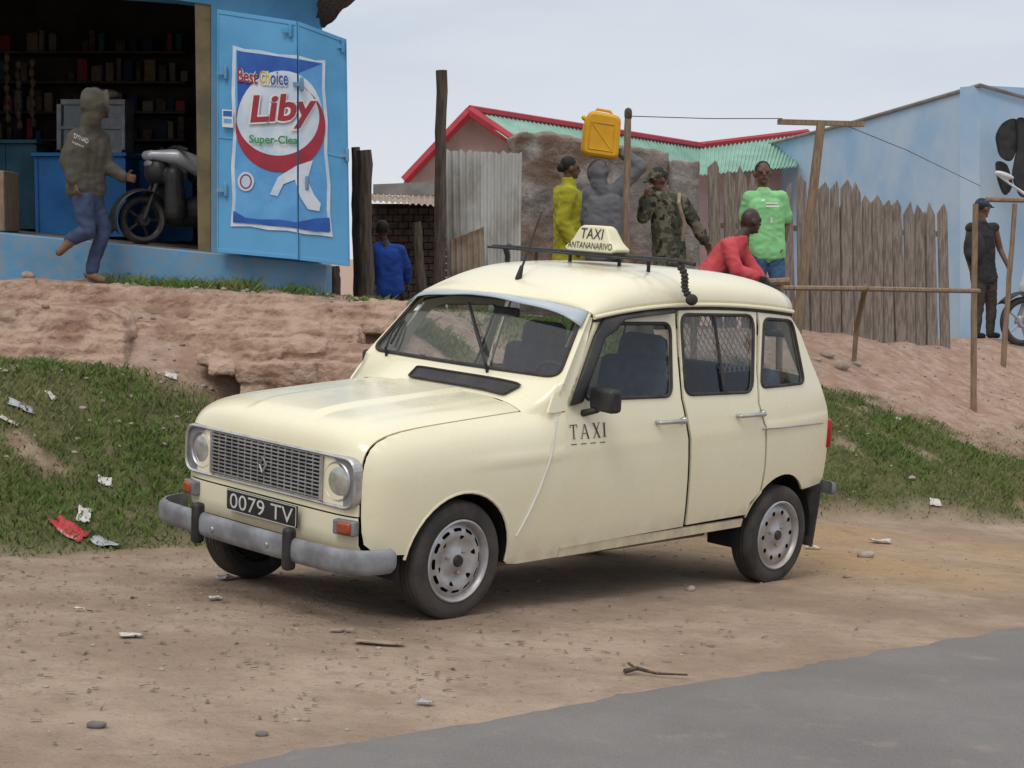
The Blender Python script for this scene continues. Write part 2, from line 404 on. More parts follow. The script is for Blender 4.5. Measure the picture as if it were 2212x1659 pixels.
# ---------------------------------------------------------------- terrain
YAW=R(46); ca,sa=math.cos(YAW),math.sin(YAW); P0=V((-.256,7.61,0))
def w2s(x,y): dx=x-P0.x;dy=y-P0.y; return dx*ca+dy*sa,-dx*sa+dy*ca
def s2w(s,b): return P0.x+s*ca-b*sa,P0.y+s*sa+b*ca
def clamp(x,a=0.,b=1.): return a if x<a else b if x>b else x
def sm(a,b,x): t=clamp((x-a)/(b-a)); return t*t*(3-2*t)
def scs(s):
    if s>6: s=6+min(s-6,26)*.8
    if s<-8: s=-8+max(s+8,-20)*.5
    return s
def bf(s): return 2.62-.45*sm(3,5.5,s)-1.2*sm(5.5,7.5,s)
def lin(x,pts):
    if x<=pts[0][0]: return pts[0][1]
    for (a,p),(b,q) in zip(pts,pts[1:]):
        if x<=b: return p+(q-p)*(x-a)/(b-a)
    return pts[-1][1]
def bankh(s,b):
    f=bf(s); y=P0.y+s*sa+b*ca
    zl=lin(b,[(f,0),(f+.5,.26),(4.05,.90),(4.6,.96)])+lin(y,[(11.2,0),(11.55,.05),(12.25,.36),(12.42,.56),(12.9,.60)])
    zr=lin(b,[(f,0),(f+.5,.22),(4.3,1.38),(4.9,1.48)])
    return zl+(zr-zl)*sm(2.7,6,s)
def G(s,b):
    z=-.075*scs(s)
    if b>-1.4:
        z+=bankh(s,b); k=sm(-1.4,-.6,b)
        z+=k*.012*noise.noise(V((s*1.3,b*1.3,0)))+k*.008*noise.noise(V((s*5,b*5,3)))
        kb=sm(2.0,3.2,b+(2.62-bf(s)))
        z+=kb*(.055*noise.noise(V((s*1.1,b*1.4,7)))+.035*noise.noise(V((s*3.4,b*3.4,9)))+.014*noise.noise(V((s*9,b*9,2))))
    return z
def gw(x,y): return G(*w2s(x,y))
def ghit(u,v):
    d=ray(u,v); y=4.
    while y<60:
        p=V((0,0,CH))+d*(y/d.y)
        if p.z<gw(p.x,p.y): break
        y+=.04
    return V((p.x,p.y,gw(p.x,p.y)))
def gm(s,b):
    n=noise.noise(V((s*.9,b*.9,1)))*.5+noise.noise(V((s*2.7,b*2.7,5)))*.35
    f=bf(s); y=P0.y+s*sa+b*ca
    l=sm(f-.35,f+.4,b+n*.7)*(1-sm(11.0,11.5,y+n*.6))*(1-sm(3.6,4.8,s))
    wd=2.6-1.6*sm(7.5,9.0,s+n*.5)
    r=sm(f-.2,f+.35,b+n*.45)*(1-sm(f+wd-.3,f+wd+.6,b+n*.8))*sm(4.0,5.0,s)*(1-sm(16,20,s))
    t=sm(12.5,12.62,y+n*.15)*(1-sm(12.88,12.95,y))*sm(1.6,2.1,s)*(1-sm(3.4,4.0,s))*sm(-.3,.0,n)
    t2=sm(11.4,11.6,y+n*.3)*(1-sm(12.1,12.35,y+n*.3))*sm(2.2,2.6,s)*(1-sm(3.8,4.4,s))
    h=noise.noise(V((s*1.9+4,b*1.9,8)))+.5*noise.noise(V((s*5+4,b*5,8)))
    return clamp(max(l*(1-.7*sm(.36,.6,h)),r*(1-.6*sm(.36,.6,h)),t,t2))
sv=list(np.concatenate([[-300,-150,-70,-30,-16,-10,-7,-5.5],np.arange(-4.5,15,.085),np.arange(15,24,.5),[26,30,40,60,100,180,300]]))
bv=list(np.concatenate([[-300,-120,-50,-20,-9,-4,-2,-1.6],np.arange(-1.5,6.6,.075),np.arange(6.8,12,.4),[13,16,22,35,70,150,300]]))
vs=[];cov=[]
for s in sv:
    for b in bv:
        x,y=s2w(s,b); vs.append((x,y,G(s,b))); g=gm(s,b) if -5<s<20 and b<7 and b>-1.5 else 0
        oc=sm(1.8,3.2,s)*(1-sm(4.5,7,s))*sm(-1.2,-.3,b)*(1-sm(.8,2.2,b)) if 0<s<9 else 0
        cov.append((g*.92,clamp(sm(bf(s)-.1,bf(s)+.5,b)*.95),oc*clamp(.6+.6*noise.noise(V((s*1.2,b*1.2,4)))),1))
nb=len(bv)
me=bpy.data.meshes.new('ground'); me.from_pydata(vs,[],[(i*nb+j,(i+1)*nb+j,(i+1)*nb+j+1,i*nb+j+1) for i in range(len(sv)-1) for j in range(nb-1)])
ca_=me.color_attributes.new('cover','FLOAT_COLOR','POINT'); ca_.data.foreach_set('color',np.array(cov,dtype=np.float32).ravel())
me.materials.append(M['ground']); me.polygons.foreach_set('use_smooth',[True]*len(me.polygons)); tag(link('ground',me),None,None,kind='structure')
mb=MB(); rows=[]
for s in [-300,-100,-40,-16,-8]+list(np.arange(-7,16,.06))+[16,20,26,32,60,120,300]:
    e=-1.55+.06*noise.noise(V((s*.8,0,2)))+.035*noise.noise(V((s*4,0,6)))+.02*noise.noise(V((s*13,0,6)))
    row=[]
    for b in (-9,-7,-5,-3.5,-2.4,-1.8): row.append((*s2w(s,b),G(s,b)+.006))
    row.append((*s2w(s,e),G(s,e)+.004)); row.append((*s2w(s,e+.02),G(s,e+.02)-.004)); rows.append(row)
mb.grid(rows); tag(mb.build('road',M['asphalt']),None,None,kind='structure')
rng=random.Random(3)
gv=[];gf=[]
def blades(n,s0,s1,b0,b1,hmin,hmax):
    for _ in range(n):
        s=rng.uniform(s0,s1);b=rng.uniform(b0,b1)
        g=gm(s,b)
        if g<rng.random()*.9+.1: continue
        x,y=s2w(s,b);z=G(s,b); a=rng.uniform(0,6.28); w=rng.uniform(.004,.008); h=rng.uniform(hmin,hmax)*(.35+.7*g)*(1+1.2*max(0,noise.noise(V((s*2,b*2,4)))))
        l=h*rng.uniform(.3,1.5); t=rng.uniform(0,6.28); o=len(gv)
        gv.extend([(x-w*math.cos(a),y-w*math.sin(a),z-.01),(x+w*math.cos(a),y+w*math.sin(a),z-.01),(x+l*math.cos(t)*.5+w*.5*math.cos(a),y+l*math.sin(t)*.5,z+h*.65),(x+l*math.cos(t),y+l*math.sin(t),z+h)])
        gf.append((o,o+1,o+2));gf.append((o,o+2,o+3))
blades(78000,-3.5,4.6,2.2,4.8,.012,.045); blades(90000,4.0,15,.7,4.8,.012,.05); blades(14000,1.5,4.4,3.6,5.8,.03,.09)
me=bpy.data.meshes.new('grass'); me.from_pydata(gv,[],gf); me.materials.append(M['grass']); tag(link('grass',me),'short green grass growing over the banks beside the road','grass',kind='stuff')
mb=MB()
for _ in range(1400):
    s=rng.uniform(-3,9);b=rng.uniform(-1.5,2.6); bigr=1.
    if _%4==0: s=rng.uniform(6,13);b=rng.uniform(2,4.6); bigr=1.6
    if _%4==1: s=rng.uniform(-.5,4.2);b=rng.uniform(3.4,5.4); bigr=2.2
    x,y=s2w(s,b); r=rng.uniform(.003,.010)*bigr
    mb.ell((x,y,G(s,b)+r*.3),(r*rng.uniform(.7,1.4),r*rng.uniform(.7,1.4),r*.7),Matrix.Rotation(rng.uniform(0,6),3,'Z'),6,4)
tag(mb.build('gravel',M['stone']),'loose pebbles scattered over the dirt shoulder','gravel',kind='stuff')
mb=MB()
for _ in range(900):
    s=rng.gauss(-1.0,1.0);b=rng.uniform(-1.2,2.7)
    if _%6==0: s=rng.uniform(-3,9)
    x,y=s2w(s,b);a=rng.uniform(0,6.28);l=rng.uniform(.005,.02);w=rng.uniform(.002,.006);z=G(s,b)+.004
    dx,dy=math.cos(a)*l,math.sin(a)*l;ex,ey=-math.sin(a)*w,math.cos(a)*w
    mb.poly([(x-dx-ex,y-dy-ey,z),(x+dx-ex,y+dy-ey,z+rng.uniform(0,.008)),(x+dx+ex,y+dy+ey,z+.006),(x-dx+ex,y-dy+ey,z+.004)])
tag(mb.build('debris',M['chips'],smooth=0,fix=False),'dry leaf and bark chips strewn over the dirt shoulder','debris',kind='stuff')
# ---------------------------------------------------------------- TAXI
ROLL=R(3.5)
taxi=thing('taxi','cream yellow taxi car with roof sign and chrome grille parked on the dirt shoulder','car',P0)
taxi.rotation_euler=(ROLL,0,YAW)
Mx=Matrix.Translation(P0)@Matrix.Rotation(YAW,4,'Z')@Matrix.Rotation(ROLL,4,'X'); Mi=Mx.inverted()
YC=.715
mirr=lambda p:V((p.x,2*YC-p.y,p.z))
def sideb(s,z):
    if z<.62: b=-.028+.04*((.62-z)/.4)**2
    elif z<.9: b=-.028+.032*((z-.62)/.28)**2
    else: b=.004+(z-.9)*.25
    if s>2.0: b+=.11*((s-2.0)/1.05)**3
    if s<.7: b+=.025*((.7-s)/1.2)**2
    if s>-.1: b-=.009*math.exp(-((z-.705)/.011)**2)*sm(-.1,.3,s)
    return b
def Ls(u,v,off=0):
    d=(Mi.to_3x3()@ray(u,v)); o=Mi@V((0,0,CH)); b=.02
    for _ in range(5):
        t=(b+off-o.y)/d.y; p=o+d*t; b=sideb(p.x,p.z)
    return (p.x,p.z)
UL=.985
def zt(s): return .952-.045*(.5-s)
PA=5.2; PB=9.
def fenb(s,z):
    q=max(0,(z-.5)/(zt(s)-.5)); u=max(0,(.45-s)/UL); N=max(1-u**PB,1e-5)**(1/PB)
    v=max(N**PA-q**PA,1e-5)**(1/PA); w=YC-sideb(s,z); b=YC-v*w
    k=sm(.47,.69,s); return b*(1-k)+sideb(s,z)*k
def hoodpt(y,al):
    lo,hi=0.,1.4
    for _ in range(36):
        ro=(lo+hi)/2; u=ro*math.cos(al);q=ro*math.sin(al); s=.45-UL*u; z=.5+q*(zt(s)-.5); w=YC-sideb(s,z); v=abs(y)/w
        if max(u,0)**PB+(v**PA+q**PA)**(PB/PA)-1>0: hi=ro
        else: lo=ro
    return V((s,YC+y,z))
def frontpt(y,z):
    s=-.45
    for _ in range(6):
        w=YC-sideb(s,z); q=max(0,(z-.5)/(zt(s)-.5)); N=((abs(y)/w)**PA+q**PA)**(1/PA); s=.45-UL*max(1-N**PB,1e-5)**(1/PB)
    return V((s,YC+y,z))
def hrow(k,n,yy,a0,a1): return [hoodpt(y,a0+(a1-a0)*k/n) for y in yy]
ys=[-.61+1.22*i/48 for i in range(49)]
P=[[V((.47,h.y,h.z)) for h in [hoodpt(y,math.pi/2) for y in ys]]]
for k in range(41): P.append(hrow(k,40,ys,math.pi/2,math.atan(.012)))
for r_ in P:
    for p in r_:
        a=abs(p.y-YC); p.z+=.014*(1-sm(.205,.232,a))*sm(-.5,-.38,p.x)-.005*math.exp(-((a-.47)/.018)**2)*sm(-.45,-.3,p.x)
mb=MB(); mb.grid(P); hood=mb.build('hood',M['cream'],taxi,fix=False,smooth=180)
hood.data.flip_normals() if hood.data.polygons[200].normal.z<0 else None
s_=hood.modifiers.new('solid','SOLIDIFY'); s_.thickness=.012; s_.offset=-1; hood.modifiers.new('split','EDGE_SPLIT').split_angle=R(50)
P=[[frontpt(y,z) for y in ys] for z in (.498,.46,.42,.38,.345)]
for p in P[-1]: p.x+=.02
mb=MB(); mb.grid(P); o=mb.build('front_valance',M['cream'],taxi,smooth=180)
seam=[hoodpt(.617,math.pi/2)]+[hoodpt(.617,math.pi/2+(math.atan(.012)-math.pi/2)*k/24) for k in range(25)]
seamo=[(.58,seam[0].z+.004),(.47,seam[0].z)]+[(p.x+.002,p.z) for p in seam[1:]]
fr=seam[-1].x
arch=[(.012+.318*math.cos(R(a)),.262+.318*math.sin(R(a))) for a in range(172,-9,-9)]
fo=seamo+[(fr+.006,.44),(fr+.015,.385),(fr+.06,.34),(-.30,.33)]+arch+[(.335,.205),(.40,.195),(.684,.19),(.690,.5),(.694,.89)]
fo=[p for i,p in enumerate(fo) if i==0 or math.dist(p,fo[i-1])>.004]
for mi_ in (None,mirr):
    panel('fender',fo,lambda s,z:(s,fenb(s,z),z),M['cream'],taxi,step=.03,mir=mi_)
    mb=MB(); pts=[V((s,fenb(s,z)+.004,z)) for s,z in arch]
    if mi_: pts=[mirr(p) for p in pts]
    mb.tube(pts,.008,6); mb.build('arch_lip',M['cream'],taxi)
pil=[(.56,.90),(.60,.96),(.655,1.03),(.935,1.335),(.962,1.322),(.79,1.035),(.703,.9),(.60,.895)]
for mi_ in (None,mirr):
    panel('windscreen_pillar',pil,lambda s,z:(s,sideb(s,z),z),M['cream'],taxi,step=.04,mir=mi_)
def WS(p,q,off=0):
    b=V((.665+.275*q-.05*(1-p*p),YC+p*(.705-.095*q),1.035+.312*q+.04*(1-p*p)*q))
    return b+V((-.73,0,.68))*off
cols=[-1+2*i/30 for i in range(31)]
def cowlrow(t):
    row=[]
    for p in cols:
        h=hoodpt(p*.61,math.pi/2); h.x=.475; w=WS(p,-.01); m_=V((.565,YC+p*.655,1.005-.085*abs(p)**5))
        row.append(h*(1-t)**2+m_*2*t*(1-t)+w*t*t)
    e=row[0]; ex=[]
    for f,g in ((1,1),(.55,.85),(.22,.5)):
        z2=e.z+(.85-e.z)*f; b2=sideb(e.x,z2)+.007
        if e.x<.6: b2=max(b2,min(fenb(e.x,min(z2,.88))+.007,e.y))
        ex.append(V((e.x,e.y+(b2-e.y)*g,z2)))
    return ex+row+[mirr(p) for p in ex[::-1]]
mb=MB(); mb.grid([cowlrow(k/8) for k in range(9)]); cowl=mb.build('cowl',M['cream'],taxi,smooth=180)
def cowlat(y,t):
    p=y/.655; h=hoodpt(p*.61,math.pi/2); h.x=.475; w=WS(p,-.01); m_=V((.565,YC+p*.655,1.005-.085*abs(p)**5)); return h*(1-t)**2+m_*2*t*(1-t)+w*t*t
mb=MB(); mb.grid([[cowlat(-.5+.70*i/20,t)+V((-.006,0,.008)) for i in range(21)] for t in (.14,.3,.5,.66)]); mb.build('air_vent',M['black'],taxi)
rect=[(-.5,.14),(.2,.14),(.2,.66),(-.5,.66)]
mb=MB(); mb.tube([cowlat(a,t)+V((-.008,0,.01)) for a,t in resample(rnd(rect,.06),.08)],.005,6,True); mb.build('vent_frame',M['rubber'],taxi)
frame=[(-1,-.01),(1,-.01),(1,1),(-1,1)]
hole=rnd([(-.945,.055),(.945,.055),(.94,.97),(-.94,.97)],.12,6)
panel('windscreen_frame',frame,lambda p,q:WS(p,q),M['cream'],taxi,[hole],step=.07,out=V((-1,0,1)))
gl=panel('windscreen',rnd([(-.955,.045),(.955,.045),(.95,.98),(-.95,.98)],.12,6),lambda p,q:WS(p,q,-.004),M['glass'],taxi,step=.1,thick=0,out=V((-1,0,1)))
mb=MB(); mb.tube([WS(a,b,.003) for a,b in resample(hole,.06)],.010,8,True); mb.build('windscreen_seal',M['rubber'],taxi)
P=[]
for q,o_ in ((1.015,.012),(.95,.045),(.89,.065),(.83,.075)):
    P.append([WS(p*.985,q-.07*(abs(p)**6)*(q<.9)+(.03*(1-sm(.1,.5,abs(p))) if q<.9 else 0),o_*(1-.75*abs(p)**8)) for p in cols])
mb=MB(); mb.grid(P); o=mb.build('sun_visor',M['visor'],taxi,smooth=180); o.modifiers.new('solid','SOLIDIFY').thickness=.004
mb=MB(); mb.grid([[WS(.80+.05*i,.80-.1*j,.004) for i in range(2)] for j in range(2)]); mb.build('windscreen_sticker',M['white'],taxi)
for (p0,q0,p1,q1) in ((-.34,.05,.16,.78),(.74,.05,.86,.50)):
    mb=MB(); a=WS(p0,q0,.035);b=WS(p1,q1,.02); mb.tube([WS(p0,q0-.05,.0),a,a.lerp(b,.5)+V((-.01,0,.01)),b],[.009,.008,.006,.005],6)
    c0=a.lerp(b,.25);mb.tube([c0+V((.012,0,-.012)),b+(b-a)*.1+V((.01,0,-.01))],.007,6); mb.build('wiper',M['black'],taxi)
def zg(s): return 1.377-(.09 if s<1.65 else .06)*(s-1.65)**2
def roofpt(p,t):
    s0=.94-.05*(1-p*p); s=s0+t*(2.66-s0); hr=.060+.100*(1-(1-min(1,t/.28))**2.2)-.03*max(0,(t-.80)/.20)**2.2
    w=YC-sideb(s,zg(s))+.014
    if t==0: return WS(p,1,.004)
    return V((s,YC+p*w,zg(s)+hr*(1-abs(p)**4.6)**.45+.008*(1-p*p)))
rc=[math.sin(math.pi/2*(-1+2*i/48)) for i in range(49)]
P=[[roofpt(p,t) for p in rc] for t in [0,.01,.025,.05,.08]+[.12+.88*k/24 for k in range(25)]]
mb=MB(); mb.grid(P); roof=mb.build('roof',M['cream'],taxi,smooth=180,fix=False)
if roof.data.polygons[400].normal.z<0: roof.data.flip_normals()
roof.modifiers.new('solid','SOLIDIFY').thickness=.01; roof.modifiers['solid'].offset=-1
for sg in (-1,1):
    mb=MB(); mb.tube([roofpt(sg,t)+V((0,sg*.004,-.008)) for t in [.01+.99*k/30 for k in range(31)]],.011,8); mb.build('roof_gutter',M['cream'],taxi)
    mb=MB(); mb.tube([roofpt(sg,t)+V((0,-sg*.006,-.026)) for t in [.02+.98*k/30 for k in range(31)]],.010,8); mb.build('gutter_seal',M['rubber'],taxi)
def tr(px):
    o=[]
    for u,v in px:
        s,z=Ls(u,v)
        if v<703: z=zg(s)-.022
        o.append((s,z))
    return o
fd=tr([(1221,880),(1252,795),(1288,698),(1306,677),(1340,669),(1380,663),(1420,659),(1456,657),(1462,760),(1471,862),(1487,950),(1483,1060),(1475,1137),(1340,1161),(1208,1185),(1214,1000)])
rd_=tr([(1464,657),(1520,654),(1570,654),(1605,660),(1630,676),(1638,700),(1634,800),(1637,870),(1653,935),(1651,1010),(1641,1062),(1620,1086),(1613,1111),(1550,1122),(1482,1134),(1490,1060),(1494,950),(1478,862),(1470,760)])
rear=[(2.635,zg(2.635)-.022),(2.74,1.19),(2.82,1.04),(2.93,.87),(3.0,.75),(3.035,.6),(3.04,.34),(2.99,.31)]
rarch=[(2.495+.325*math.cos(R(a)),.098+.325*math.sin(R(a))) for a in range(40,161,8)]
qp=tr([(1636,672),(1660,666),(1690,668)])+rear+rarch+[(2.185,.232)]+tr([(1624,1090),(1645,1064),(1655,1010),(1657,935),(1641,870),(1639,800),(1642,705)])
w1=rnd(tr([(1260,863),(1284,775),(1304,716),(1328,704),(1448,703.5),(1450,856)]),.05)
w2=rnd(tr([(1473,704),(1630,704),(1624,847),(1480,853)]),.06)
w3=rnd(tr([(1652,704),(1713,708),(1737,827),(1643,837)]),.05)
def lift(poly,dz):
    zm=max(p[1] for p in poly); return [(s,z+dz*sm(zm-.15,zm,z)) for s,z in poly]
w1=lift(w1,.012);w2=lift(w2,.058);w3=lift(w3,.040)
smap=lambda off:(lambda s,z:(s,sideb(s,z)+off,z))
for mi_ in (None,mirr):
    near=mi_ is None
    d1=panel('front_door',fd,smap(0),M['cream'],taxi,[w1],mir=mi_,step=.032); d2=panel('rear_door',rd_,smap(0),M['cream'],taxi,[w2],mir=mi_,step=.032)
    qd=panel('rear_quarter_panel',qp,smap(0),M['cream'],taxi,[w3],mir=mi_,step=.032)
    for d,w in ((d1,w1),(d2,w2),(qd,w3)):
        panel('window_glass',w,smap(.008),M['glass_dark'],d,thick=0,step=.08,mir=mi_)
        mb=MB(); pts=[V((s,sideb(s,z)-.001,z)) for s,z in resample(w,.03)]
        if mi_: pts=[mirr(p) for p in pts]
        mb.tube(pts,.009,8,True); mb.build('window_seal',M['rubber'],d)
    panel('sill',[(.697,.238),(2.18,.205),(2.178,.16),(.697,.185)],smap(.008),M['cream'],taxi,mir=mi_,step=.06)
    panel('door_lining',[(.70,.25),(2.17,.23),(2.2,.88),(.72,.88)],smap(.045),M['cabin'],taxi,mir=mi_,step=.1,thick=.02)
    if near:
        sd,zd=Ls(1552,760); zt_=max(p[1] for p in w2);zb_=min(p[1] for p in w2)
        mb=MB(); mb.tube([(sd,sideb(sd,z)-.002,z) for z in (zb_,(zb_+zt_)/2,zt_)],.009,6); mb.build('window_divider',M['rubber'],d2)
        mb=MB(); smin=min(p[0] for p in w2)
        for dr in (1,-1):
            k=-30
            while k<40:
                seg=[];c0=smin+k*.042
                for j in range(60):
                    z=zb_+(zt_-zb_)*j/59; s=c0+dr*(z-zb_)*.7
                    if inside(s,z,w2) and z>zb_+(.10 if s>sd else .19): seg.append((s,sideb(s,z)+.02,z))
                if len(seg)>3: mb.tube([seg[0],seg[-1]],.0023,4)
                k+=1
        mb.build('window_mesh',M['bumper'],d2)
        for d,(u0,v0,u1,v1) in ((d1,(1418,912,1472,908)),(d2,(1592,898,1643,893))):
            a=Ls(u0,v0);b=Ls(u1,v1); mb=MB()
            A=V((a[0],sideb(*a)-.028,a[1]));B=V((b[0],sideb(*b)-.028,b[1]))
            mb.cap(A+V((0,.028,0)),.012,A,.010);mb.cap(A,.010,B,.012);mb.ell(B+V((0,.012,.002)),(.018,.022,.02)); mb.build('door_handle',M['chrome'],d)
        a=Ls(1231,949);b=Ls(1310,943); mb=MB(); hh=.068; Lw=b[0]-a[0]
        def tmap(x,y): s=a[0]+Lw*x; z=a[1]+(b[1]-a[1])*x+y*hh; return V((s,sideb(s,z)-.004,z))
        def qd_(pts): mb.add([tmap(*p) for p in pts],[tuple(range(len(pts)))])
        def rc_(x0,y0,x1,y1): qd_([(x0,y0),(x1,y0),(x1,y1),(x0,y1)])
        rc_(.0,.94,.085,1);rc_(.115,.94,.20,1);rc_(0,.78,.018,.935);rc_(.182,.78,.20,.935);rc_(.085,.05,.115,1);rc_(.06,0,.14,.04)
        qd_([(.30,.0),(.318,.0),(.395,.92),(.387,1)]);qd_([(.392,1),(.418,1),(.51,.0),(.475,.0)]);rc_(.345,.32,.44,.37);rc_(.28,-.0,.335,-.035);rc_(.455,0,.53,-.035)
        qd_([(.635,1),(.672,1),(.815,0),(.778,0)]);qd_([(.79,1),(.808,1),(.66,0),(.642,0)]);rc_(.615,1,.69,1.035);rc_(.765,1,.83,1.035);rc_(.62,-.035,.68,0);rc_(.755,-.035,.835,0)
        rc_(.925,.05,.958,.95);rc_(.895,.96,.988,1);rc_(.895,0,.988,.04)
        for k in range(4): rc_(.02+.26*k,-.40,.17+.26*k,-.34)
        mb.build('lettering',M['ink'],d1,fix=False,smooth=0)
        mb=MB(); ed=tr([(1226,876),(1252,800),(1278,725),(1296,684),(1330,676),(1390,668),(1450,664)]); inn=tr([(1246,866),(1271,795),(1295,728),(1316,704),(1340,702),(1390,697),(1447,692)])
        inn=[(s,z-(.020 if i>2 else 0)) for i,(s,z) in enumerate(inn)]
        P=[]
        for t in range(5):
            t/=4; P.append([V((e[0]*(1-t)+i_[0]*t,0,e[1]*(1-t)+i_[1]*t)) for e,i_ in zip(ed,inn)])
            for p in P[-1]: p.y=sideb(p.x,p.z)-.012-.03*math.sin(t*1.6)
        mb.grid(P); o=mb.build('wind_deflector',M['black'],d1); o.modifiers.new('solid','SOLIDIFY').thickness=.004
        mb=MB(); rm=Matrix.Rotation(R(-12),3,'Z'); mb.box((.84,-.105,.955),(.075,.175,.115),rm); o=mb.build('door_mirror',M['black'],d1,bevel=.02)
        mb=MB(); mb.cap((.80,.0,.88),.018,(.83,-.06,.90),.015); mb.cap((.83,-.06,.9),.015,(.84,-.09,.93),.016); mb.build('mirror_arm',M['black'],d1)
        mb=MB(); e=[Ls(u,v) for u,v in ((1648,926),(1690,923),(1735,918),(1776,913))]; mb.tube([(s,sideb(s,z)-.004,z) for s,z in e],.005,6); mb.build('trim_strip',M['chrome'],qd)
        mb=MB(); e=[Ls(u,v) for u,v in ((1203,882),(1205,905),(1190,985),(1165,1055),(1140,1110),(1114,1158))]; mb.tube([(s,fenb(s,z)-.004,z) for s,z in e],.004,6); mb.build('fender_cable',M['white'],taxi)
mb=MB(); mb.box((.74,1.47,.985),(.06,.09,.11)); mb.build('door_mirror',M['black'],taxi,bevel=.02)
def xr(z): return lin(z,[(.3,3.04),(.6,3.035),(.75,3.0),(.87,2.93),(1.04,2.82),(1.19,2.74),(1.33,2.635),(1.6,2.6)])
P=[]
for k in range(17):
    q=k/16; row=[]
    for p in [-1+i/10 for i in range(21)]:
        zt1=roofpt(p*.98,1).z-.012; z=.3+(zt1-.3)*q; s=xr(min(z,1.3))-.01+.07*(1-p*p)*(1-q); w=YC-sideb(xr(min(z,1.3)),min(z,1.3)); row.append(V((s,YC+p*w,z)))
    P.append(row)
hb=MB(); wn=MB()
r_=len(P);c_=len(P[0]); fs_a=[(i*c_+j,i*c_+j+1,(i+1)*c_+j+1,(i+1)*c_+j) for i in range(r_-1) for j in range(c_-1) if not (9<=i<15 and 2<=j<18)]
hb.add([p for row in P for p in row],fs_a); tg=hb.build('tailgate',M['cream'],taxi,smooth=180)
wn.grid([[P[k][i]+V((.004,0,.002)) for i in range(2,19)] for k in range(9,16)]); wn.build('rear_window',M['glass_dark'],tg,smooth=180)
for sg in (-1,1):
    mb=MB(); mb.box((3.035,YC+sg*.60,.60),(.05,.10,.17)); mb.build('tail_lamp',M['red_lens'],taxi,bevel=.015)
def rr(y0,y1,z0,z1,r): return rnd([(y0,z0),(y1,z0),(y1,z1),(y0,z1)],r,7)
FX=-.042
oo=rr(-.62,.62,.53,.762,.075); ii=rr(-.604,.604,.545,.747,.062)
mb=MB(); n=len(oo)
def fs_(y): return -.505+FX+.008*(abs(y)/.62)**5
for i in range(n):
    a=oo[i];b=oo[(i+1)%n];c=ii[(i+1)%n];d=ii[i]
    q=lambda p,o_:V((fs_(p[0])+o_,YC+p[0],p[1]))
    adm=((a[0]+d[0])/2,(a[1]+d[1])/2);bc=((b[0]+c[0])/2,(b[1]+c[1])/2)
    mb.add([q(a,.045),q(b,.045),q(b,.004),q(a,.004)],[(0,1,2,3)]);mb.add([q(a,.004),q(b,.004),q(bc,-.003),q(adm,-.003)],[(0,1,2,3)]);mb.add([q(adm,-.003),q(bc,-.003),q(c,.004),q(d,.004)],[(0,1,2,3)]);mb.add([q(d,.004),q(c,.004),q(c,.03),q(d,.03)],[(0,1,2,3)])
mb.build('grille_surround',M['chrome'],taxi,smooth=50)
panel('lamp_panel',rr(-.607,.607,.542,.750,.062),lambda y,z:(fs_(y)+.016,YC+y,z),M['lamp_grey'],taxi,thick=.01,step=.06,out=V((-1,0,0)))
mb=MB(); mb.box((-.492+FX,YC,.6465),(.012,.80,.19)); g_=mb.build('grille',M['dark'],taxi)
mb=MB()
for k in range(11): mb.box((-.502+FX,YC,.560+.0173*k),(.008,.79,.0055))
for k in range(17): mb.box((-.500+FX,YC-.39+.78*k/16,.6465),(.007,.0055,.19))
mb.box((-.502+FX,YC-.4,.6465),(.010,.012,.194));mb.box((-.502+FX,YC+.4,.6465),(.010,.012,.194)); mb.build('grille_slats',M['silver'],g_)
mb=MB(); x_=-.510+FX; dm=[V((x_,YC,.6475+.036)),V((x_,YC-.023,.6475)),V((x_,YC,.6475-.036)),V((x_,YC+.023,.6475))]; mb.tube(dm,.007,6,True); mb.build('emblem',M['chrome'],g_)
for sg in (-1,1):
    yc=YC+sg*.49; fx=fs_(.49)+.018
    fn=lambda an,r,ax:V((fx+ax,yc+r*math.cos(an),.645+r*math.sin(an)))
    mb=MB(); mb.lathe([(.088,.01),(.088,-.003),(.083,-.008),(.079,-.003),(.077,.006)],fn,36); hl=mb.build('headlight',M['chrome'],taxi)
    mb=MB(); mb.lathe([(.0005,-.014),(.025,-.0125),(.05,-.008),(.072,.0),(.080,.006)],fn,36); mb.build('headlight_lens',M['lens'],hl)
    z=.455; yb=YC+sg*.56; sx=frontpt(.56,z).x
    mb=MB(); rz=Matrix.Rotation(R(-sg*12),3,'Z'); mb.box((sx-.01,yb,z),(.045,.115,.066),rz); il=mb.build('indicator_lamp',M['bumper'],taxi,bevel=.008)
    mb=MB(); mb.box((sx-.028,yb+sg*.012,z),(.03,.075,.056),rz); mb.build('indicator_lens',M['orange'],il,bevel=.012)
yp=YC-.02; PX=FX-.008
mb=MB(); mb.box((-.515+PX,yp+.005,.453),(.008,.51,.098)); pl=mb.build('number_plate',M['black'],taxi,bevel=.002)
tv,tf=textmesh('0079 TV',.0); mb=MB(); mb.add([V((-.5205+PX,yp+.235-.46*x,.418+.07*y)) for x,y in tv],tf); mb.build('lettering',M['plate_white'],pl,fix=False)
mb=MB(); mb.tube([V((-.521+PX,yp+y,z)) for y,z in rr(-.247,.257,.407,.499,.01)],.0018,4,True); mb.build('plate_border',M['plate_white'],pl)
half=[(-.42,-.035),(-.49,-.03),(-.555,-.012),(-.60,.03),(-.625,.10),(-.637,.25),(-.645,.5),(-.648,.715)]
path=half+[(s,2*YC-b) for s,b in half[-2::-1]]
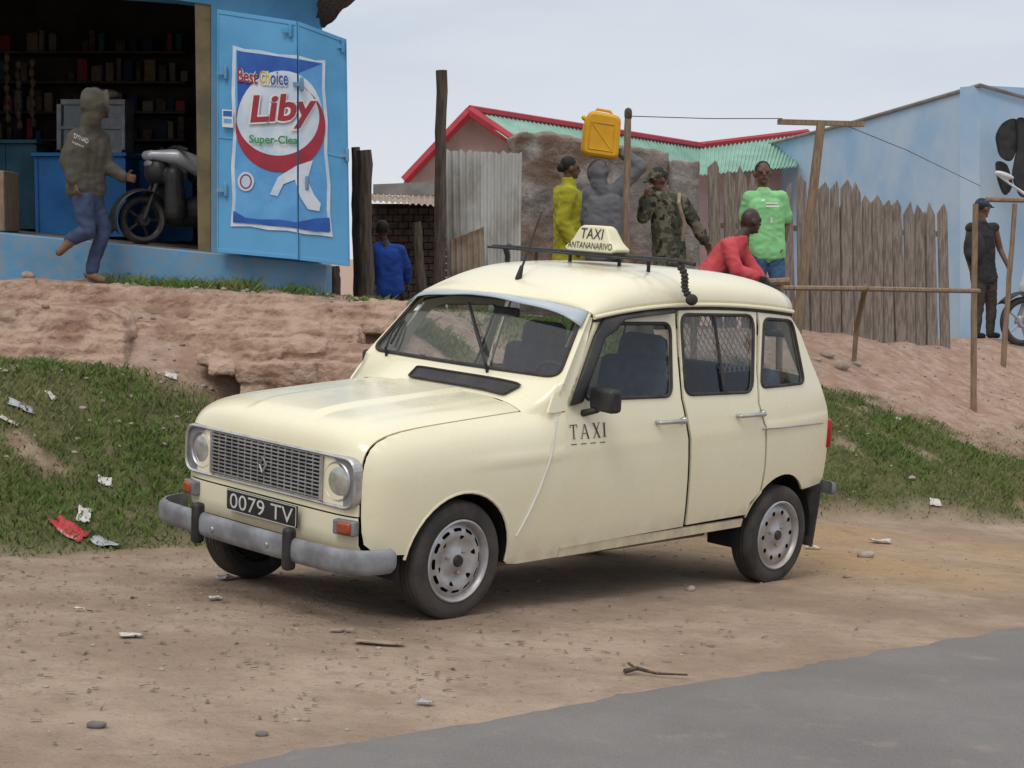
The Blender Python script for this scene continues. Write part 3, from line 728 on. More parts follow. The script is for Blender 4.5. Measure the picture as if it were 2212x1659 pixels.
def sweep(mb,path,zc,h,d):
    N=len(path);sec=[(-.02,-h*.5),(.35,-h*.5),(.8,-h*.40),(1,-h*.2),(1,h*.2),(.8,h*.40),(.35,h*.5),(-.02,h*.5)]
    P=[]
    for i in range(N):
        a=V(path[max(i-1,0)]);b=V(path[min(i+1,N-1)]); t=(b-a).normalized(); nrm=V((-t.y,t.x))
        k=1 if 0<i<N-1 else .7
        P.append([V((path[i][0]+nrm.x*d*o*k,path[i][1]+nrm.y*d*o*k,zc+z*k)) for o,z in sec])
    n=len(sec); mb.add([p for r in P for p in r],[(i*n+j,i*n+(j+1)%n,(i+1)*n+(j+1)%n,(i+1)*n+j) for i in range(N-1) for j in range(n)]+[list(range(n)),[(N-1)*n+j for j in range(n)]])
def dens(path,k=4):
    o=[]
    for a,b in zip(path,path[1:]):
        for j in range(k): o.append((a[0]+(b[0]-a[0])*j/k,a[1]+(b[1]-a[1])*j/k))
    return o+[path[-1]]
mb=MB(); sweep(mb,dens(path,3),.332,.108,.03); bp_=mb.build('front_bumper',M['bumper'],taxi,smooth=55)
for y in (-.335,.335):
    mb=MB(); mb.box((-.66,YC+y,.335),(.055,.05,.19)); mb.build('bumper_overrider',M['black'],bp_,bevel=.016)
for y in (-.2,.2):
    mb=MB(); mb.ell((-.678,YC+y,.33),(.006,.012,.012)); mb.build('bumper_bolt',M['chrome'],bp_)
rb=[(3.07,1.38),(3.09,1.1),(3.10,.715),(3.09,.3),(3.07,.07),(3.04,.03)]
mb=MB(); sweep(mb,dens(rb,4),.28,.075,.03); mb.build('rear_bumper',M['bumper'],taxi,smooth=55)
for sg in (0,1):
    y=.05 if not sg else 1.38
    mb=MB(); mb.box((2.86,y+.03,.13),(.012,.15,.32),Matrix.Rotation(R(10),3,'Y')); mb.build('mud_flap',M['rubber'],taxi)
mb=MB(); mb.box((1.35,YC,.225),(1.6,1.3,.05)); mb.box((2.5,YC,.34),(1.0,1.02,.05)); mb.box((.12,YC,.48),(1.0,.86,.42)); mb.box((2.95,YC,.38),(.1,1.2,.1)); mb.box((.66,YC,.62),(.03,1.3,.75)); mb.build('underbody',M['dark'],taxi)
mb=MB(); mb.tube([(.3,YC-.45,.15),(1.2,YC-.45,.12),(2.2,YC-.4,.08)],.025,8); mb.build('exhaust_pipe',M['rust_tin'],taxi)
for (sx,zc,rr_) in ((.012,.262,.335),(2.495,.098,.34)):
    for near in (1,0):
        f=(lambda an,r,ax:V((sx+r*math.cos(an),(ax if near else 2*YC-ax),zc+r*math.sin(an))))
        mb=MB(); N=20
        P=[[f(R(-10+200*j/N),r,ax) for r,ax in [(rr_,.035),(rr_,.24),(.02,.24)]] for j in range(N+1)]; mb.grid(P); mb.build('wheel_well',M['dark'],taxi)
mb=MB(); mb.box((.83,YC,.86),(.26,1.24,.2)); mb.box((.80,YC-.3,.97),(.18,.4,.05)); mb.build('dashboard',M['seat'],taxi,bevel=.04)
for sy in (.36,1.07):
    mb=MB(); mb.box((1.30,sy,.50),(.48,.46,.16)); mb.box((1.58,sy,.80),(.12,.46,.56),Matrix.Rotation(R(12),3,'Y')); mb.box((1.66,sy,1.12),(.09,.30,.16),Matrix.Rotation(R(12),3,'Y')); mb.build('front_seat',M['seat'],taxi,bevel=.05)
mb=MB(); mb.box((2.25,YC,.52),(.48,1.16,.16)); mb.box((2.52,YC,.76),(.12,1.16,.46),Matrix.Rotation(R(14),3,'Y')); mb.build('rear_seat',M['seat'],taxi,bevel=.05)
mb=MB(); rm=Matrix.Rotation(R(-35),3,'Y'); c=V((1.08,.37,.93)); mb.tube([c+rm@V((0,.18*math.cos(t*.2618),.18*math.sin(t*.2618))) for t in range(24)],.011,6,True); mb.tube([c,c+V((-.2,0,-.1))],.02,6); mb.tube([c+rm@V((0,-.18,0)),c+rm@V((0,.18,0))],.01,6); mb.build('steering_wheel',M['black'],taxi)
mb=MB(); mb.box((.99,YC,1.30),(.02,.17,.05)); mb.build('rear_view_mirror',M['black'],taxi,bevel=.01)
def wheel(s,near,zc,r,front,yo=0.):
    fx=lambda x,z,ax:V((s+x,(ax if near else 2*YC+yo-ax),zc+z)); fn=lambda an,ra,ax:fx(ra*math.cos(an),ra*math.sin(an),ax)
    mb=MB(); mb.lathe([(.001,.06),(.165,.06),(.165,.13),(.001,.13)],fn,28); w=mb.build('wheel',M['dark'],taxi)
    mb=MB(); mb.lathe([(r-.088,.018),(r-.075,.004),(r-.05,.0),(r-.025,.003),(r-.008,.014),(r,.030),(r,.045),(r-.007,.047),(r-.007,.052),(r,.054),(r,.070),(r-.007,.072),(r-.007,.077),(r,.079),(r,.095),(r-.007,.097),(r-.007,.102),(r,.104),(r-.002,.118),(r-.02,.138),(r-.05,.145),(r-.088,.13)],fn,64,True); mb.build('tyre',M['tyre'],w,smooth=30)
    q=r/.272
    mb=MB(); mb.lathe([(.190*q,.016),(.190*q,.004),(.183*q,.0),(.176*q,.006),(.170*q,.022),(.168*q,.034)],fn,48)
    def dep(ra): return lin(ra,[(0,.012),(.035,.012),(.05,.026),(.085,.030),(.115,.016),(.14,.016),(.155,.028),(.17,.034)])
    out=[(.168*q*math.cos(R(a)),.168*q*math.sin(R(a))) for a in range(0,360,6)]; hs=[]
    if front:
        for k in range(12):
            a0=30*k
            hs.append([(ra*math.cos(R(a0+d)),ra*math.sin(R(a0+d))) for ra,d in ((.136,-8),(.138,-9.5),(.147,-9.5),(.149,-8),(.150,0),(.149,8),(.147,9.5),(.138,9.5),(.136,8),(.135,0))])
        for k in range(6):
            a0=60*k+15
            hs.append([(ra*math.cos(R(a0+d)),ra*math.sin(R(a0+d))) for ra,d in ((.098,-3),(.113,-7),(.116,-5),(.116,5),(.113,7),(.098,3))])
    else:
        for k in range(10):
            a0=36*k; hs.append([(.128*math.cos(R(a0))+.0135*math.cos(R(t)),.128*math.sin(R(a0))+.0135*math.sin(R(t))) for t in range(0,360,36)])
    v2,f2=tri2d(out,hs,.016)
    mb.add([fx(x,z,dep(math.hypot(x,z)/q)) for x,z in v2],f2); o=mb.build('rim',M['silver'],w,smooth=60)
    mb=MB(); mb.lathe([(.0005,-.002),(.024,.0),(.028,.008),(.028,.02)],fn,20)
    mb.build('hub_cap',M['black'],w)
    for k in range(3):
        a=R(120*k+40); mb=MB(); mb.lathe([(.0005,-.012),(.009,-.01),(.011,.015)],lambda an,ra,ax:fx(.058*math.cos(a)+ra*math.cos(an),.058*math.sin(a)+ra*math.sin(an),.024+ax),8); mb.build('wheel_nut',M['chrome'],w)
    return w
wheel(.012,True,.262,.272,True); wheel(2.495,True,.078,.276,False); wheel(-.05,False,.195,.272,True,.06); wheel(2.495,False,.01,.276,False)
mb=MB(); ZB=1.597
mb.tube([(1.60,.00,ZB-.012),(1.60,.10,ZB),(1.60,1.30,ZB),(1.60,1.44,ZB-.006)],.011,8); mb.tube([(1.50,.10,ZB-.004),(1.50,1.38,ZB-.004)],.006,8)
for y in (.3,.5,.78,1.25): mb.box((1.55,y,ZB-.006),(.11,.02,.010))
for y in (.3,.5,.85,1.1): mb.cap((1.6,y,1.53),.010,(1.6,y,ZB),.010)
rk=mb.build('roof_rack',M['black'],taxi)
mb=MB(); pts=[V((1.60+.05*t,.12-.08*t-.02*math.sin(t*6),ZB-.005-.19*t)) for t in [k/20 for k in range(21)]]
mb.tube(pts,[.015+.007*(k%2) for k in range(21)],8); mb.ell(pts[-1],(.035,.03,.03)); mb.build('rack_strap',M['rubber'],rk)
mb=MB(); pts=[V((1.60+.10*t,1.30+.14*t+.02*math.sin(t*5),ZB-.09*t*t)) for t in [k/20 for k in range(21)]]
mb.tube(pts,[.012+.006*(k%2) for k in range(21)],8); mb.build('rack_strap',M['rubber'],rk)
c=.655; z0=1.606
fr_=[(c-.160,z0),(c+.160,z0),(c+.184,z0+.022),(c+.14,z0+.055),(c+.09,z0+.142),(c-.09,z0+.142),(c-.14,z0+.055),(c-.184,z0+.022)]
mb=MB(); fq=[V((1.53+.03*(z-z0)/.15,y,z)) for y,z in rnd(fr_,.028,5)]; bq=[V((1.66-.03*(z-z0)/.15,y,z)) for y,z in rnd(fr_,.028,5)]
mb.hexa(fq,bq); sg_=mb.build('taxi_sign',M['sign_cream'],rk,bevel=.009,smooth=30)
def sp_(y,z): return V((1.53+.03*(z-z0)/.15-.004,y,z))
tv,tf=textmesh('TAXI',.0); mb=MB(); mb.add([sp_(c+.078-.156*x,z0+.072+.055*y) for x,y in tv],tf); mb.build('lettering',M['ink'],sg_,fix=False)
tv,tf=textmesh('ANTANANARIVO',.0); mb=MB(); mb.add([sp_(c+.155-.31*x,z0+.020+.034*y) for x,y in tv],tf); mb.build('lettering',M['ink'],sg_,fix=False)
mb=MB(); mb.box((1.595,c,z0-.005),(.17,.36,.010)); mb.build('sign_base',M['rubber'],rk)
rp=roofpt(-.02,.09); mb=MB(); mb.cap(rp+V((0,0,.0)),.018,rp+V((.02,0,.06)),.010); mb.tube([rp+V((.02,0,.05)),rp+V((.15,0,.34))],[.007,.0045],6); mb.build('antenna',M['black'],taxi)

# ---------------------------------------------------------------- SHOP
shop=thing('shop_building','blue painted shop with a wide open front and folding metal doors on the bank','building',U(300,600,13.5))
def part(mb,name,m,par,**k): return mb.build(name,m,par,world=True,**k)
def slab(mb,px,y,th,mi=0):
    ys_=y if hasattr(y,'__len__') else [y]*len(px)
    a=[U(u,v,yy) for (u,v),yy in zip(px,ys_)]; mb.hexa(a,[p+V((0,th,0)) for p in a],mi)
mb=MB(); slab(mb,[(-420,462),(470,547),(705,572),(705,660),(-420,640)],12.96,.4); part(mb,'plinth',M['shop_blue'],shop,bevel=.01)
mb=MB(); slab(mb,[(456,-200),(690,-200),(690,575),(456,546)],13.05,.2); part(mb,'front_wall',M['shop_blue'],shop)
mb=MB(); slab(mb,[(-420,-300),(456,-200),(456,10),(368,-2),(-420,-60)],13.05,.25); part(mb,'lintel',M['shop_blue'],shop)
mb=MB(); slab(mb,[(420,-60),(455,-60),(455,546),(428,542)],13.07,.30); part(mb,'door_jamb',M['jamb'],shop)
fl=[U(-420,463,13.0),U(456,545,13.0)]
a=[fl[0],fl[1],V((U(640,500,17.5).x,17.5,fl[1].z)),fl[0]+V((0,4.5,0))]
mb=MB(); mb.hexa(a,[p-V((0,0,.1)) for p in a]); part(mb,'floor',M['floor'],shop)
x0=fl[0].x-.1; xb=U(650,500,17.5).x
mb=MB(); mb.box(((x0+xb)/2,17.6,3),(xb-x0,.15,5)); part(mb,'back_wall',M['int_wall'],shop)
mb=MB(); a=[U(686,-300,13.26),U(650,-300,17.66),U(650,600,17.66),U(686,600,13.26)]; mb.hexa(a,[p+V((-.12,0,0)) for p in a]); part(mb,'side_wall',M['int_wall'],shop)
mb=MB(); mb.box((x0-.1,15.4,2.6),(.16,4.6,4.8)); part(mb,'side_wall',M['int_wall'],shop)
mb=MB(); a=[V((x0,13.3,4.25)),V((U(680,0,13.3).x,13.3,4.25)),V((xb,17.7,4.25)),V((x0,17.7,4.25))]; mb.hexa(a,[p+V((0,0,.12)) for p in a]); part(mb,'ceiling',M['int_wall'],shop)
mb=MB(); c=[U(-420,-420,12.4),U(620,-120,12.6),U(770,-4,12.9),U(690,60,13.6),U(640,-50,14.5),U(-420,-300,14.6)]
mb.hexa(c,[p+V((0,0,.07)) for p in c]); part(mb,'roof_eave',M['wood_dark'],shop)
mb=MB(); mb.rough([U(672,64,13.2),U(700,62,13.2),U(768,-6,12.7),U(700,-25,12.7)],[U(672,50,13.6),U(700,50,13.6),U(785,-30,13.2),U(700,-60,13.2)],.1,.03,6); part(mb,'eave_end',M['wood_dark'],shop)
leafs=[((470,20),(641,46),(645,561),(469,545),12.86,12.74),((643,46),(748,85),(757,575),(647,562),12.74,12.94)]
doors=[]
for i,(a,b,c,d,y0,y1) in enumerate(leafs):
    q=[U(*a,y0),U(*b,y1),U(*c,y1),U(*d,y0)]
    nrm=(q[1]-q[0]).cross(q[3]-q[0]).normalized()
    if nrm.y>0: nrm=-nrm
    q[2]=q[2]-nrm*((q[2]-q[0]).dot(nrm))
    mb=MB(); mb.hexa(q,[p-nrm*.03 for p in q]); d_=part(mb,'door',M['door_blue'],shop,bevel=.004)
    d_['label']='open blue metal door leaf nearer the doorway' if i==0 else 'outer folded blue metal door leaf'
    doors.append((d_,q[0].copy(),nrm))
    mb=MB()
    for k in range(4):
        p0,p1=q[k],q[(k+1)%4]; ctr=(q[0]+q[1]+q[2]+q[3])/4
        i0=p0.lerp(ctr,.035);i1=p1.lerp(ctr,.035); mb.hexa([p0+nrm*.006,p1+nrm*.006,i1+nrm*.006,i0+nrm*.006],[p0-nrm*.01,p1-nrm*.01,i1-nrm*.01,i0-nrm*.01])
    a1=q[0].lerp(q[3],.52);a2=q[1].lerp(q[2],.52); mb.hexa([a1+nrm*.005,a2+nrm*.005,a2+nrm*.005-V((0,0,.012)),a1+nrm*.005-V((0,0,.012))],[a1-nrm*.01,a2-nrm*.01,a2-nrm*.01-V((0,0,.012)),a1-nrm*.01-V((0,0,.012))])
    part(mb,'door_frame',M['door_blue'],d_,bevel=.002)
def onleaf(i,u,v,off):
    d_,p,n=doors[i]; r=ray(u,v); o=V((0,0,CH)); t=(p+n*off-o).dot(n)/r.dot(n); return o+r*t
for i,hs in enumerate(([(487,157),(627,66),(487,410),(652,182)],[(741,100),(750,335),(663,395)])):
    for u,v in hs:
        mb=MB(); c=onleaf(i,u,v,.02); mb.cap(c-V((0,0,.04)),.014,c+V((0,0,.04)),.014,8); mb.box(c+V((-.03,0,0)),(.07,.012,.03)); part(mb,'hinge',M['shop_blue'],doors[i][0])
pm=[M[k] for k in ('white_wash','sky_paint','deep_blue','red_paint','green_paint','yellow_paint','white')]
def clipx(poly,x,keep_left):
    o=[]
    for i in range(len(poly)):
        a=poly[i];b=poly[(i+1)%len(poly)]; ia=(a[0]<=x)==keep_left; ib=(b[0]<=x)==keep_left
        if ia: o.append(a)
        if ia!=ib: t=(x-a[0])/(b[0]-a[0]); o.append((x,a[1]+(b[1]-a[1])*t))
    return o
ad=[MB(),MB()]; lay=[0.008]
def paintf(v2,f2,mi):
    for f in f2:
        t=[v2[k] for k in f]
        for i in (0,1):
            c=clipx(t,641.5 if i==0 else 645.5,i==0)
            if len(c)>2: ad[i].add([onleaf(i,u,v,lay[0]) for u,v in c],[list(range(len(c)))],mi)
def paint(poly,mi,dl=.0015):
    lay[0]+=dl; v2,f2=tri2d(poly,[],60); paintf(v2,f2,mi)
def ptext(txt,box,mi,off=.02,rise=0,dl=.0015,shear=0):
    lay[0]+=dl; tv,tf=textmesh(txt,off); u0,v0,u1,v1=box
    paintf([(u0+(u1-u0)*x+shear*y,v1+(v0-v1)*y+rise*x) for x,y in tv],tf,mi)
def ellp(cx,cy,rx,ry,a0=0,a1=360,n=40,tilt=0):
    o=[]
    for k in range(n+1):
        a=R(a0+(a1-a0)*k/n); x=rx*math.cos(a);y=ry*math.sin(a); t=R(tilt); o.append((cx+x*math.cos(t)-y*math.sin(t),cy+x*math.sin(t)+y*math.cos(t)))
    return o
wav=[(503,98),(530,106),(560,108),(600,117),(640,119),(680,130),(703,130),(702,190),(708,260),(707,330),(714,400),(713,460),(719,512),(690,508),(660,506),(620,498),(580,497),(540,489),(498,489),(502,430),(499,360),(504,290),(500,200)]
cx_=608;cy_=305
paint(wav,0)
paint([(cx_+(u-cx_)*.93,cy_+(v-cy_)*.955) for u,v in wav],1)
paint([(512,110),(560,116),(640,127),(697,137),(664,150),(634,162),(594,190),(556,230),(530,270),(514,312)],2)
paint(ellp(604,258,92,106,0,359,40,12),0)
sw=ellp(606,274,97,98,-62,188,44,8); si=ellp(600,252,90,84,188,-62,44,8)
paint(sw+si,3)
paint([(504,455),(530,470),(560,474),(600,474),(640,480),(680,472),(712,470),(714,500),(680,500),(640,492),(560,484),(503,480)],2)
paint([(583,420),(600,383),(640,358),(676,346),(664,388),(678,420),(693,440),(690,456),(665,452),(648,425),(637,388),(612,398),(600,424)],0)
paint(ellp(531,392,18,21,0,359,24),0); paint(ellp(531,392,13,16,0,359,24)+ellp(531,392,10,13,359,0,24),3)
ptext('Best',(513,146,556,176),6,.07,6); ptext('Choice',(560,152,622,184),6,.07,4)
ptext('Best',(513,146,556,176),3,.015,6); ptext('Ch',(560,152,582,180),5,.01,1); ptext('oice',(584,154,622,183),2,.01,1)
ptext('Liby',(534,202,680,287),6,.075,-7,shear=10); ptext('Liby',(538,206,677,283),3,.03,-7,shear=10)
ptext('Super-Clea',(538,291,643,314),4,.025,3)
paint([(480,236),(503,238),(504,276),(480,274)],6); paint([(482,239),(501,240),(501,252),(482,251)],2); paint([(483,256),(500,257),(500,266),(483,265)],1)
for i in (0,1): part(ad[i],'painted_advert',pm,doors[i][0],smooth=0,fix=False)
def zfl(x): t=(x-fl[0].x)/(fl[1].x-fl[0].x); return fl[0].z+(fl[1].z-fl[0].z)*min(t,1)
def boxthing(name,label,cat,u0,u1,v0,y,dep,m,bev=.01):
    a=U(u0,v0,y);b=U(u1,v0,y); zb=zfl((a.x+b.x)/2)
    mb=MB(); mb.box(((a.x+b.x)/2,y+dep/2,(a.z+zb)/2),(b.x-a.x,dep,a.z-zb))
    if cat=='counter':
        n=max(2,int((b.x-a.x)/.28))
        for k in range(n+1): x=a.x+(b.x-a.x)*k/n; mb.box((x,y-.008,(a.z+zb)/2),(.03,.016,(a.z-zb)*.96))
        mb.box(((a.x+b.x)/2,y+dep/2-.02,a.z+.015),(b.x-a.x+.06,dep+.08,.03))
    tag(mb.build(name,m,None,bevel=bev),label,cat)
boxthing('counter','bright blue shop counter behind the running child','counter',78,268,338,14.6,.6,M['counter'],.003)
boxthing('counter','dark teal counter at the left inside the shop','counter',-60,76,310,14.9,.6,M['teal'],.003)
boxthing('counter','blue panelled counter behind the silver scooter','counter',272,412,340,16.2,.6,M['counter'],.003)
cb=thing('display_cabinet','grey framed glass display cabinet standing on the blue counter','cabinet',U(190,338,14.8))
mb=MB()
for (u0,v0,u1,v1) in ((122,214,132,332),(262,226,270,332),(196,226,203,332),(122,214,270,226),(122,322,270,332),(122,272,270,279)): slab(mb,[(u0,v0),(u1,v0),(u1,v1),(u0,v1)],14.68,.35)
part(mb,'frame',M['cabinet'],cb,bevel=.004)
mb=MB(); slab(mb,[(130,222),(265,222),(265,330),(130,330)],14.72,.01); part(mb,'glass',M['glass_dark'],cb)
mb=MB(); c=U(225,212,14.8); mb.ell(c+V((0,0,.03)),(.14,.1,.05)); mb.ell(c+V((-.08,0,.06)),(.07,.06,.04)); tag(mb.build('bread_loaf',M['card'],None,remesh=.012),'brown loaves piled on top of the display cabinet','bread')
sh=thing('shop_shelf','dark wooden shelf of goods along the back wall of the shop','shelf',U(60,330,17.2))
mb=MB()
for v in (110,175,240,300): slab(mb,[(-200,v),(400,v),(400,v+5),(-200,v+5)],17.1,.3)
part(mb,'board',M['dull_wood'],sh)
rr2=random.Random(11)
for v in (110,175,240,300):
    u=-20
    while u<390:
        w=rr2.uniform(10,24); h=rr2.uniform(18,50)
        if rr2.random()>.15:
            mb=MB(); slab(mb,[(u,v-h),(u+w,v-h+rr2.uniform(-3,3)),(u+w,v),(u,v)],17.15+rr2.uniform(0,.12),.1)
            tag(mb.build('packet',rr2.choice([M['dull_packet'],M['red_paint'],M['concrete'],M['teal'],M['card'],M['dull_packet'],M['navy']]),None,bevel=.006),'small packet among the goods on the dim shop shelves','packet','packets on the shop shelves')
        u+=w+rr2.uniform(2,12)
for i,(u,v) in enumerate(((15,215),(40,230),(70,225))):
    mb=MB(); a=U(u,v-90,15.6)
    for k in range(7): mb.ell(a-V((0.01*(k%2),0,.09*k)),(.03,.02,.045))
    tag(mb.build('hanging_sachets',M['dull_packet'],None,remesh=.01),('leftmost','middle','rightmost')[i]+' strip of sachets hanging in the dark shop front','sachet strip','hanging sachet strips')
boxthing('crate','brown wooden crate at the far left edge of the shop floor','crate',-40,8,368,13.2,.4,M['wood_light'])
def bike(root,mm,seatm,moto=True):
    def wl(x,r,wd=1.):
        mb=MB(); fn=lambda an,ra,ax:V((x+ra*math.cos(an),ax*wd,r+ra*math.sin(an)))
        mb.lathe([(r-.07,-.03),(r-.04,-.045),(r-.01,-.03),(r,0),(r-.01,.03),(r-.04,.045),(r-.07,.03)],fn,36,True); w=mb.build('wheel',M['tyre'],root)
        mb=MB(); mb.lathe([(r-.065,-.028),(r-.08,-.02),(r-.08,.02),(r-.065,.028)],fn,32,True); mb.lathe([(.001,-.05),(.06,-.05),(.07,.0),(.06,.05),(.001,.05)],fn,16)
        for k in range(5):
            a=k*1.2566; mb.cap((x+.03*math.cos(a),0,r+.03*math.sin(a)),.02,(x+(r-.08)*math.cos(a),0,r+(r-.08)*math.sin(a)),.016,8)
        mb.build('rim',M['scoot_grey'] if moto else M['black'],w)
    if moto: wl(0,.27); wl(1.22,.27)
    else: wl(0,.26,1.6); wl(1.22,.26,1.6)
    mb=MB()
    for y in (-.075,.075): mb.cap((0,y,.27),.024,(.17,y*.9,.72),.026)
    mb.build('fork',M['chrome'] if moto else M['black'],root)
    wg=.08 if moto else .12
    mb=MB(); mb.grid([[V((.0+.33*math.cos(R(a)),y,.27+.33*math.sin(R(a))-.25*y*y*8)) for y in (-wg,-.05,0,.05,wg)] for a in range(-10 if moto else -5,150 if moto else 205,8)]); o=mb.build('front_mudguard',M['black'],root); o.modifiers.new('solid','SOLIDIFY').thickness=.008
    mb=MB()
    if moto:
        mb.cap((.10,0,.62),.12,(.22,0,.95),.14); mb.ell((.20,0,1.05),(.15,.18,.14)); mb.cap((.25,-.16,.55),.06,(.3,-.18,.9),.08); mb.cap((.25,.16,.55),.06,(.3,.18,.9),.08); mb.cap((.3,-.15,.5),.1,(.6,-.13,.6),.12)
    else:
        for y in (-.19,.19): mb.cap((.10,y*.5,.95),.05,(.35,y,.93),.09); mb.cap((.35,y,.93),.09,(.75,y,.76),.12); mb.cap((.75,y,.76),.12,(1.15,y*.9,.70),.06)
        mb.cap((.09,-.08,.95),.055,(.09,.08,.95),.055)
    mb.build('front_cowl',mm,root,remesh=.014)
    mb=MB()
    if moto: mb.ell((.10,0,.90),(.05,.09,.06))
    else: mb.ell((.075,0,.86),(.03,.11,.04))
    mb.build('headlamp',M['lens'],root)
    mb=MB(); mb.tube([(.36,-.36,1.0),(.30,-.2,1.04),(.27,0,1.0),(.30,.2,1.04),(.36,.36,1.0)],.016,8)
    for y in (-.36,.36): mb.cap((.37,y,1.0),.022,(.33,y*.75,1.03),.022)
    mb.build('handlebar',M['black'],root)
    if moto:
        for y in (-.3,.3):
            mb=MB(); mb.tube([(.32,y*.8,1.02),(.30,y,1.2)],.006,6); mb.ell((.30,y*1.1,1.24),(.02,.06,.04)); mb.build('mirror',M['black'],root)
    mb=MB()
    if moto: mb.cap((.35,0,.38),.09,(.75,0,.40),.12); mb.cap((.75,-.08,.45),.09,(1.25,-.07,.66),.07);mb.cap((.75,.08,.45),.09,(1.25,.07,.66),.07); mb.cap((.36,0,.5),.07,(.34,0,.8),.07); mb.cap((1.2,0,.66),.07,(1.42,0,.72),.05)
    else:
        mb.ell((.17,0,.78),(.13,.17,.17)); mb.cap((.32,-.15,.34),.12,(.30,-.17,.74),.10); mb.cap((.32,.15,.34),.12,(.30,.17,.74),.10); mb.cap((.36,0,.33),.15,(.85,0,.38),.2); mb.cap((.8,-.1,.48),.16,(1.3,-.08,.62),.12); mb.cap((.8,.1,.48),.16,(1.3,.08,.62),.12); mb.cap((1.2,0,.62),.1,(1.5,0,.68),.06)
    mb.build('body_panel',mm if moto else M['black'],root,remesh=.014)
    mb=MB(); mb.cap((.62,0,.76),.11,(.95,0,.80),.14); mb.cap((.95,0,.81),.14,(1.32,0,.90),.10); mb.build('seat',seatm,root,remesh=.014)
    mb=MB(); mb.box((.85,0,.27),(.42,.28,.2)); mb.cap((.8,-.17,.2),.04,(1.4,-.19,.30),.06); mb.build('engine',M['rubber'],root,bevel=.03)
sc=thing('scooter','silver and black motor scooter parked inside the shop doorway','scooter',(0,0,0))
pA=U(308,530,13.6); sc.location=(pA.x,pA.y,zfl(pA.x)); sc.rotation_euler=(0,0,R(32)); sc.scale=(.74,.74,.74)
bike(sc,M['scoot_grey'],M['black'],False)
mt=thing('motorbike','white motorbike parked at the right edge beside the pale blue wall','motorbike',(0,0,0))
p_=U(2206,716,21.0); mt.location=(p_.x,p_.y,gw(p_.x,p_.y)); mt.rotation_euler=(0,0,R(20)); mt.scale=(1.12,1.12,1.12)
bike(mt,M['moto_white'],M['black'])
# ---------------------------------------------------------------- earth steps
rs_=random.Random(4)
for i,(tp,bt_,y,th,lab) in enumerate((
  ([(10,608),(200,614),(380,624),(600,640),(870,652)],[(10,654),(200,660),(380,668),(600,688),(870,700)],12.36,.28,'topmost long eroded earth ledge below the blue shop'),
  ([(-80,657),(120,656),(200,664),(262,690)],[(-80,775),(120,775),(200,775),(262,772)],11.62,.6,'tall broken earth block at the far left of the ledges'),
  ([(262,692),(420,690),(560,692),(770,702)],[(262,750),(420,742),(560,735),(770,735)],11.95,.45,'middle eroded earth ledge with grass at its right end'),
  ([(480,742),(640,735),(810,745)],[(480,788),(640,784),(810,790)],11.45,.45,'lower short earth ledge behind the taxi bonnet'),
  ([(520,788),(640,780),(790,790)],[(520,824),(640,828),(790,834)],11.15,.4,'lowest crumbling earth ledge above the grass'))):
    mb=MB(); h0=sum(b[1]-a[1] for a,b in zip(tp,bt_))/len(tp); nc=max(1,round(h0/30))
    for c in range(nc+1):
        u=tp[0][0]-rs_.uniform(0,60)
        while u<tp[-1][0]-6:
            w=min(rs_.uniform(60,190),tp[-1][0]-u+4); u2=u+w+(3 if rs_.random()<.6 else -2); y_=y-.05*c+rs_.uniform(-.035,.03)
            tv_=lambda uu:lin(uu,tp)+(lin(uu,bt_)-lin(uu,tp))*c/nc; bv_=lambda uu:lin(uu,tp)+(lin(uu,bt_)-lin(uu,tp))*(c+1)/nc
            dv=rs_.uniform(-2,3)+(7 if c==0 and rs_.random()<.25 else 0)
            A=[U(u,tv_(u)+dv,y_),U(u2,tv_(u2)+dv,y_+rs_.uniform(-.03,.03)),U(u2+1,bv_(u2)+2,y_-.02),U(u-1,bv_(u)+2,y_-.02)]
            mb.rough(A,[p+V((.02,th+.03*c,.0)) for p in A],.08,.020,7,i+u*.013+c); u+=w
    tag(mb.build('earth_step',M['earth'],None,remesh=.0145,sm=1,fold=.016,ffr=13,ridge=.7),lab,'step','eroded earth steps')
# ---------------------------------------------------------------- posts and fences
def post(name,label,p0,p1,y,r,m,cat='post',y1=None,sink=True,group=None):
    b=U(*p1,y if y1 is None else y1);t=U(*p0,y)
    if sink: b=b+(b-t).normalized()*.15
    mb=MB(); n=12; mb.tube([b.lerp(t,k/n)+V((r*.3*noise.noise(V((k*.6,b.x*3,1))),r*.2*noise.noise(V((k*.7,b.x,5))),0)) for k in range(n+1)],[r*(1.05-.12*k/n+.12*noise.noise(V((k*.8,b.x*5,2)))) for k in range(n+1)],9)
    return tag(mb.build(name,m,None),label,cat,group)
post('wooden_post','tall dark weathered post standing left of the metal sheet',(954,152),(948,640),15.6,.055,M['wood_dark'])
post('wooden_post','rough dark post against the outer shop door, left of two',(768,318),(774,645),13.9,.04,M['wood_dark'])
post('wooden_post','thick split post right beside the shop doors',(786,325),(790,650),13.75,.065,M['wood_dark'])
post('wooden_post','short brown stake right of the child in blue',(900,480),(912,640),15.3,.045,M['wood_dark'])
post('wooden_post','low stake behind the shop corner near the ground',(722,575),(722,650),13.7,.05,M['wood_dark'])
post('wooden_post','slim pale pole in front of the stone wall beside the water carrier',(1357,243),(1349,690),15.0,.032,M['wood_light'])
mb=MB(); mb.cap(U(1357,241,15),.034,U(1357,252,15),.034); tag(mb.build('post_cap',M['wood_dark'],None),'dark cap on the slim pale pole','cap')
tp=thing('t_post','leaning pale T-shaped post with a crossbar in front of the picket fence','post',U(1725,710,15.6))
mb=MB(); mb.tube([U(1718,730,15.6),U(1740,560,15.6),U(1760,380,15.6),U(1774,262,15.6)],[.05,.047,.043,.04],8); part(mb,'upright',M['wood_light'],tp)
